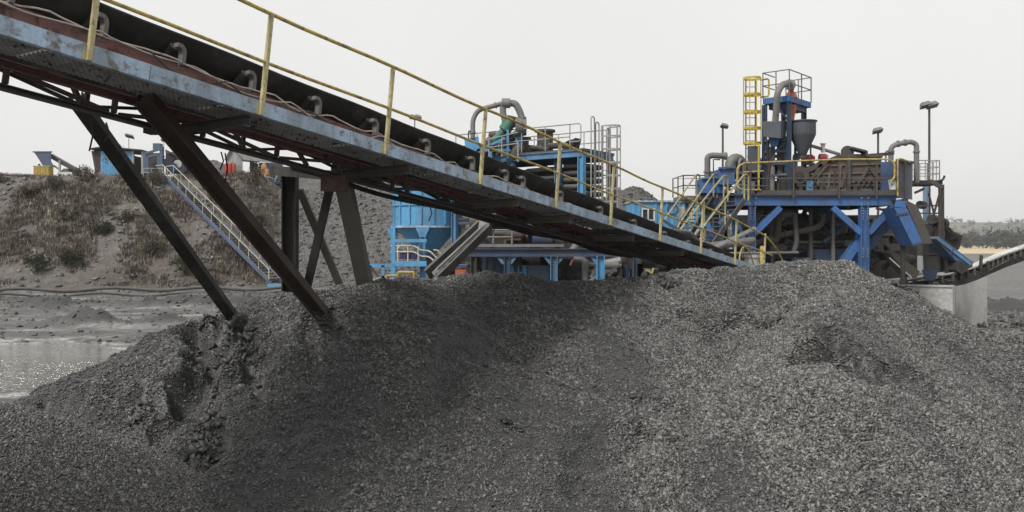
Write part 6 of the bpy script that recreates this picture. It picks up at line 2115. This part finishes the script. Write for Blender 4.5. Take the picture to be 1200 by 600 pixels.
MB().tube(bend([Y(1100, 212, D8 - .1), Y(1105, 211, D8 - .1), Y(1107, 206, D8 - .1)], .1, 4), [.05] * 1 + [.05] * (len(bend([Y(1100, 212), Y(1105, 211), Y(1107, 206)], .1, 4)) - 1), 8).build('hook_pipe', BLACKST, t, True)
MB().bar(Y(1102, 224), Y(1094, 252), .06, .08).build('tie_rod', BRUST, t)
MB().bar(Y(1088, 226), Y(1095, 252), .05, .07).build('tie_rod', BLACKST, t)
for v in (241, 250, 260): MB().bar(Y(1076, v, D8 + .1), Y(1103, v, D8 + .1), .05, .06).build('rail_bar', DGREY, t)
MB().bar(Y(1072, 226), Y(1083, 221), .10, .10).build('pipe_arm', BRUST, t)
# crusher mass right
t = thing('jaw_crusher', (P(1105, 0, 38.5).x, 38.5, 0), 'dark dusty crusher body with flared hopper at the right end of the plant', 'crusher')
YY = lambda u, v, d=38.0: P(u, v, d)
MB().prism([YY(1088, 300), YY(1088, 262), YY(1098, 258), YY(1112, 268), (YY(1126, 282)), YY(1118, 300)], (0, 2, 0)).build('crusher_body', DGREY, t)
MB().prism([YY(1100, 286, 37.7), YY(1104, 268, 37.7), YY(1128, 276, 37.7), YY(1124, 292, 37.7), YY(1112, 298, 37.7)], (0, 1, 0)).build('crusher_jaw', BLACKST, t)
MB().hexa([YY(1083, 320), YY(1124, 320), YY(1124, 320, 40), YY(1083, 320, 40)], [YY(1083, 299), YY(1120, 299), YY(1120, 299, 40), YY(1083, 299, 40)]).build('crusher_base', BLACKST, t)
MB().box((YY(1103, 0).x, 39, YY(0, 320).z / 2), (1.4, 1.8, YY(0, 320).z)).build('plinth', CONC, t)
for k, (u, v, r) in enumerate(((1092, 257, .22), (1101, 262, .28), (1083, 272, .35), (1097, 274, .3), (1115, 276, .2), (1078, 240, .18))):
    MB().cyl(YY(u, v, 37.6), YY(u + 4, v + .5, 38), r, n=16).build('flywheel', random.choice([BLACKST, DGREY]), t, True)
for k in range(12):
    u = 1076 + k * 4
    MB().bar(YY(u, 262 + k % 4 * 5, 37.6), YY(u + random.uniform(-6, 10), 275 + k % 3 * 5, 37.8), .07, .07).build('linkage', random.choice([BLACKST, DGREY, GREY]), t)
for k in range(3):
    MB().tube([YY(1107 + 6 * k + 2.2 * math.cos(a), 270 + 3 * k + 2.6 * math.sin(a), 37.5) for a in np.linspace(math.pi, 2 * math.pi, 8)], .025, 6).build('hose_loop', BLACKST, t)

# curved discharge conveyor at the right edge
t = thing('curved_conveyor', (P(1110, 0, 36.5).x, 36.5, 0), 'long low conveyor with dusty pale belt curving up to the right edge', 'conveyor')
path = [(1000, 333, 36.3), (1042, 328, 36.3), (1075, 325, 36.3), (1107, 320, 36.4), (1125, 316.5, 36.7), (1140, 311.5, 37.2), (1155, 305, 37.9), (1172, 298, 38.6), (1215, 283, 39.8)]
pts = [P(*p) for p in path]
vs, fs = [], []
for p in pts:
    for off in ((0, -.35, .02), (0, -.15, -.05), (0, .15, -.05), (0, .35, .02), (0, .35, -.04), (0, .15, -.11), (0, -.15, -.11), (0, -.35, -.04)):
        vs.append(p + Vector(off))
for i in range(len(pts) - 1):
    for k in range(8):
        fs.append((i * 8 + k, i * 8 + (k + 1) % 8, (i + 1) * 8 + (k + 1) % 8, (i + 1) * 8 + k))
MB().add(vs, fs).build('belt', DUSTB, t, True)
for i in range(len(pts) - 1):
    a, b = pts[i], pts[i + 1]
    MB().bar(a + Vector((0, -.25, -.42)), b + Vector((0, -.25, -.42)), .12, .36).build('side_beam', BLACKST, t)
    MB().bar(a + Vector((0, .32, -.30)), b + Vector((0, .32, -.30)), .12, .16).build('side_beam', BLACKST, t)
    n = max(1, int((b - a).length / .42))
    for k in range(n):
        p = a.lerp(b, (k + .5) / n)
        MB().bar(p + Vector((0, -.36, -.04)), p + Vector((0, -.36, -.36)), .10, .08, (1, 0, 0)).build('idler_frame', DGREY, t)
for k in (1, 3):
    p = pts[k]
    for y in (-.25, .32):
        MB().bar(p + Vector((0, y, -.38)), (p.x, p.y + y, 0), .14, .14, (1, 0, 0)).build('leg', BLACKST, t)
MB().tube([P(1110, 330, 36.0), P(1150, 322, 37.2), P(1180, 306, 38.2)], .035, 7).build('handrail', BLACKST, t)
for (u, v) in ((1138, 306), (1150, 299), (1158, 306)):
    MB().bar(P(u, v, 36.9), P(u - 1, v + 16, 36.9), .10, .10, (1, 0, 0)).build('guard_post', BLACKST, t)
# small barrow-like blue hopper under the side chute
t = thing('blue_catch_hopper', (P(1090, 0, 35.6).x, 35.6, 0), 'small dark blue catch hopper just before the pale belt', 'hopper')
MB().hexa([P(1084, 329, 35.4), P(1095, 329, 35.4), P(1095, 329, 35.8), P(1084, 329, 35.8)], [P(1080, 316, 35.3), P(1100, 316, 35.3), P(1100, 316, 35.9), P(1080, 316, 35.9)]).build('bin', DKBL, t)
MB().box((P(1089, 0, 35.5).x, 35.5, P(0, 329, 35.6).z / 2), (.14, .14, P(0, 329, 35.6).z)).build('leg', BLACKST, t)

# concrete retaining blocks
t = thing('concrete_wall_block', (P(1085, 0, 36).x, 36.5, 0), 'long pale concrete wall block right behind the pile shoulder', 'concrete block')
z0_ = 0
a, b = P(1040, 0, 35.2), P(1116.5, 0, 34.2)
a.z = b.z = 0
zt1, zt2 = P(0, 331, 38.5).z, P(0, 335.5, 35.5).z
zt2 = zt1 = 2.30
MB().hexa([a, b, b + Vector((.28, .35, 0)), a + Vector((.1, .45, 0))], [a + Vector((0, 0, zt1)), b + Vector((0, 0, zt2)), b + Vector((.28, .35, zt2)), a + Vector((.1, .45, zt1))]).build('block', CONC, t)
MB().bar(a + Vector((0, -.012, zt1 - .08)), b + Vector((0, -.012, zt2 - .08)), .02, .04).build('top_groove', GREY, t)
for f in (.3, .75):
    p = a.lerp(b, f)
    MB().tube(bend([p + Vector((0, .2, zt1 - .03)), p + Vector((0, .2, zt1 + .1)), p + Vector((.18, .2, zt1 + .1)), p + Vector((.18, .2, zt1 - .03))], .04, 3), .015, 6).build('lifting_loop', GREY, t)
t = thing('concrete_wall_block', (P(1138, 0, 40).x, 40, 0), 'shorter darker concrete wall block at the right, set back from the long one', 'concrete block')
a, b = P(1118, 0, 42), P(1157, 0, 41)
a.z = b.z = 0
MB().hexa([a, b, b + Vector((.05, .4, 0)), a + Vector((0, .4, 0))], [Vector((p.x, p.y, 2.35)) for p in (a, b, b + Vector((.05, .4, 0)), a + Vector((0, .4, 0)))]).build('block', paint("stained concrete with painted shade", (.36, .36, .35), .3, dirt=.5, rustc=(.2, .2, .19), dirtc=(.2, .2, .195)), t)  # stained concrete; the shade on this face is put into its darker colour
MB().bar(a + Vector((0, -.08, .05)), b + Vector((0, -.08, .05)), .16, .10).build('footing', CONC, t)
MB().tube(bend([a + Vector((.6, .2, 2.32)), a + Vector((.6, .2, 2.45)), a + Vector((.8, .2, 2.45)), a + Vector((.8, .2, 2.32))], .04, 3), .015, 6).build('lifting_loop', GREY, t)

# low spoil and rubble on the yard behind the blocks
C_YARD = np.array([(x, 50 + 1.5 * math.sin(x * .7), .45 + .25 * math.sin(x * 1.1)) for x in np.arange(22, 40, .8)])
o = grid('yard_spoil', np.arange(18, 45, .3), np.arange(44, 56, .3), lambda X, Y_: np.maximum(ridge_height(X, Y_, C_YARD, .5) + .15 * fbm(X, Y_, 4), -.1), COALG)
tag(o, 'low dark spoil heaps on the yard beyond the concrete blocks', 'spoil heap', kind='stuff')
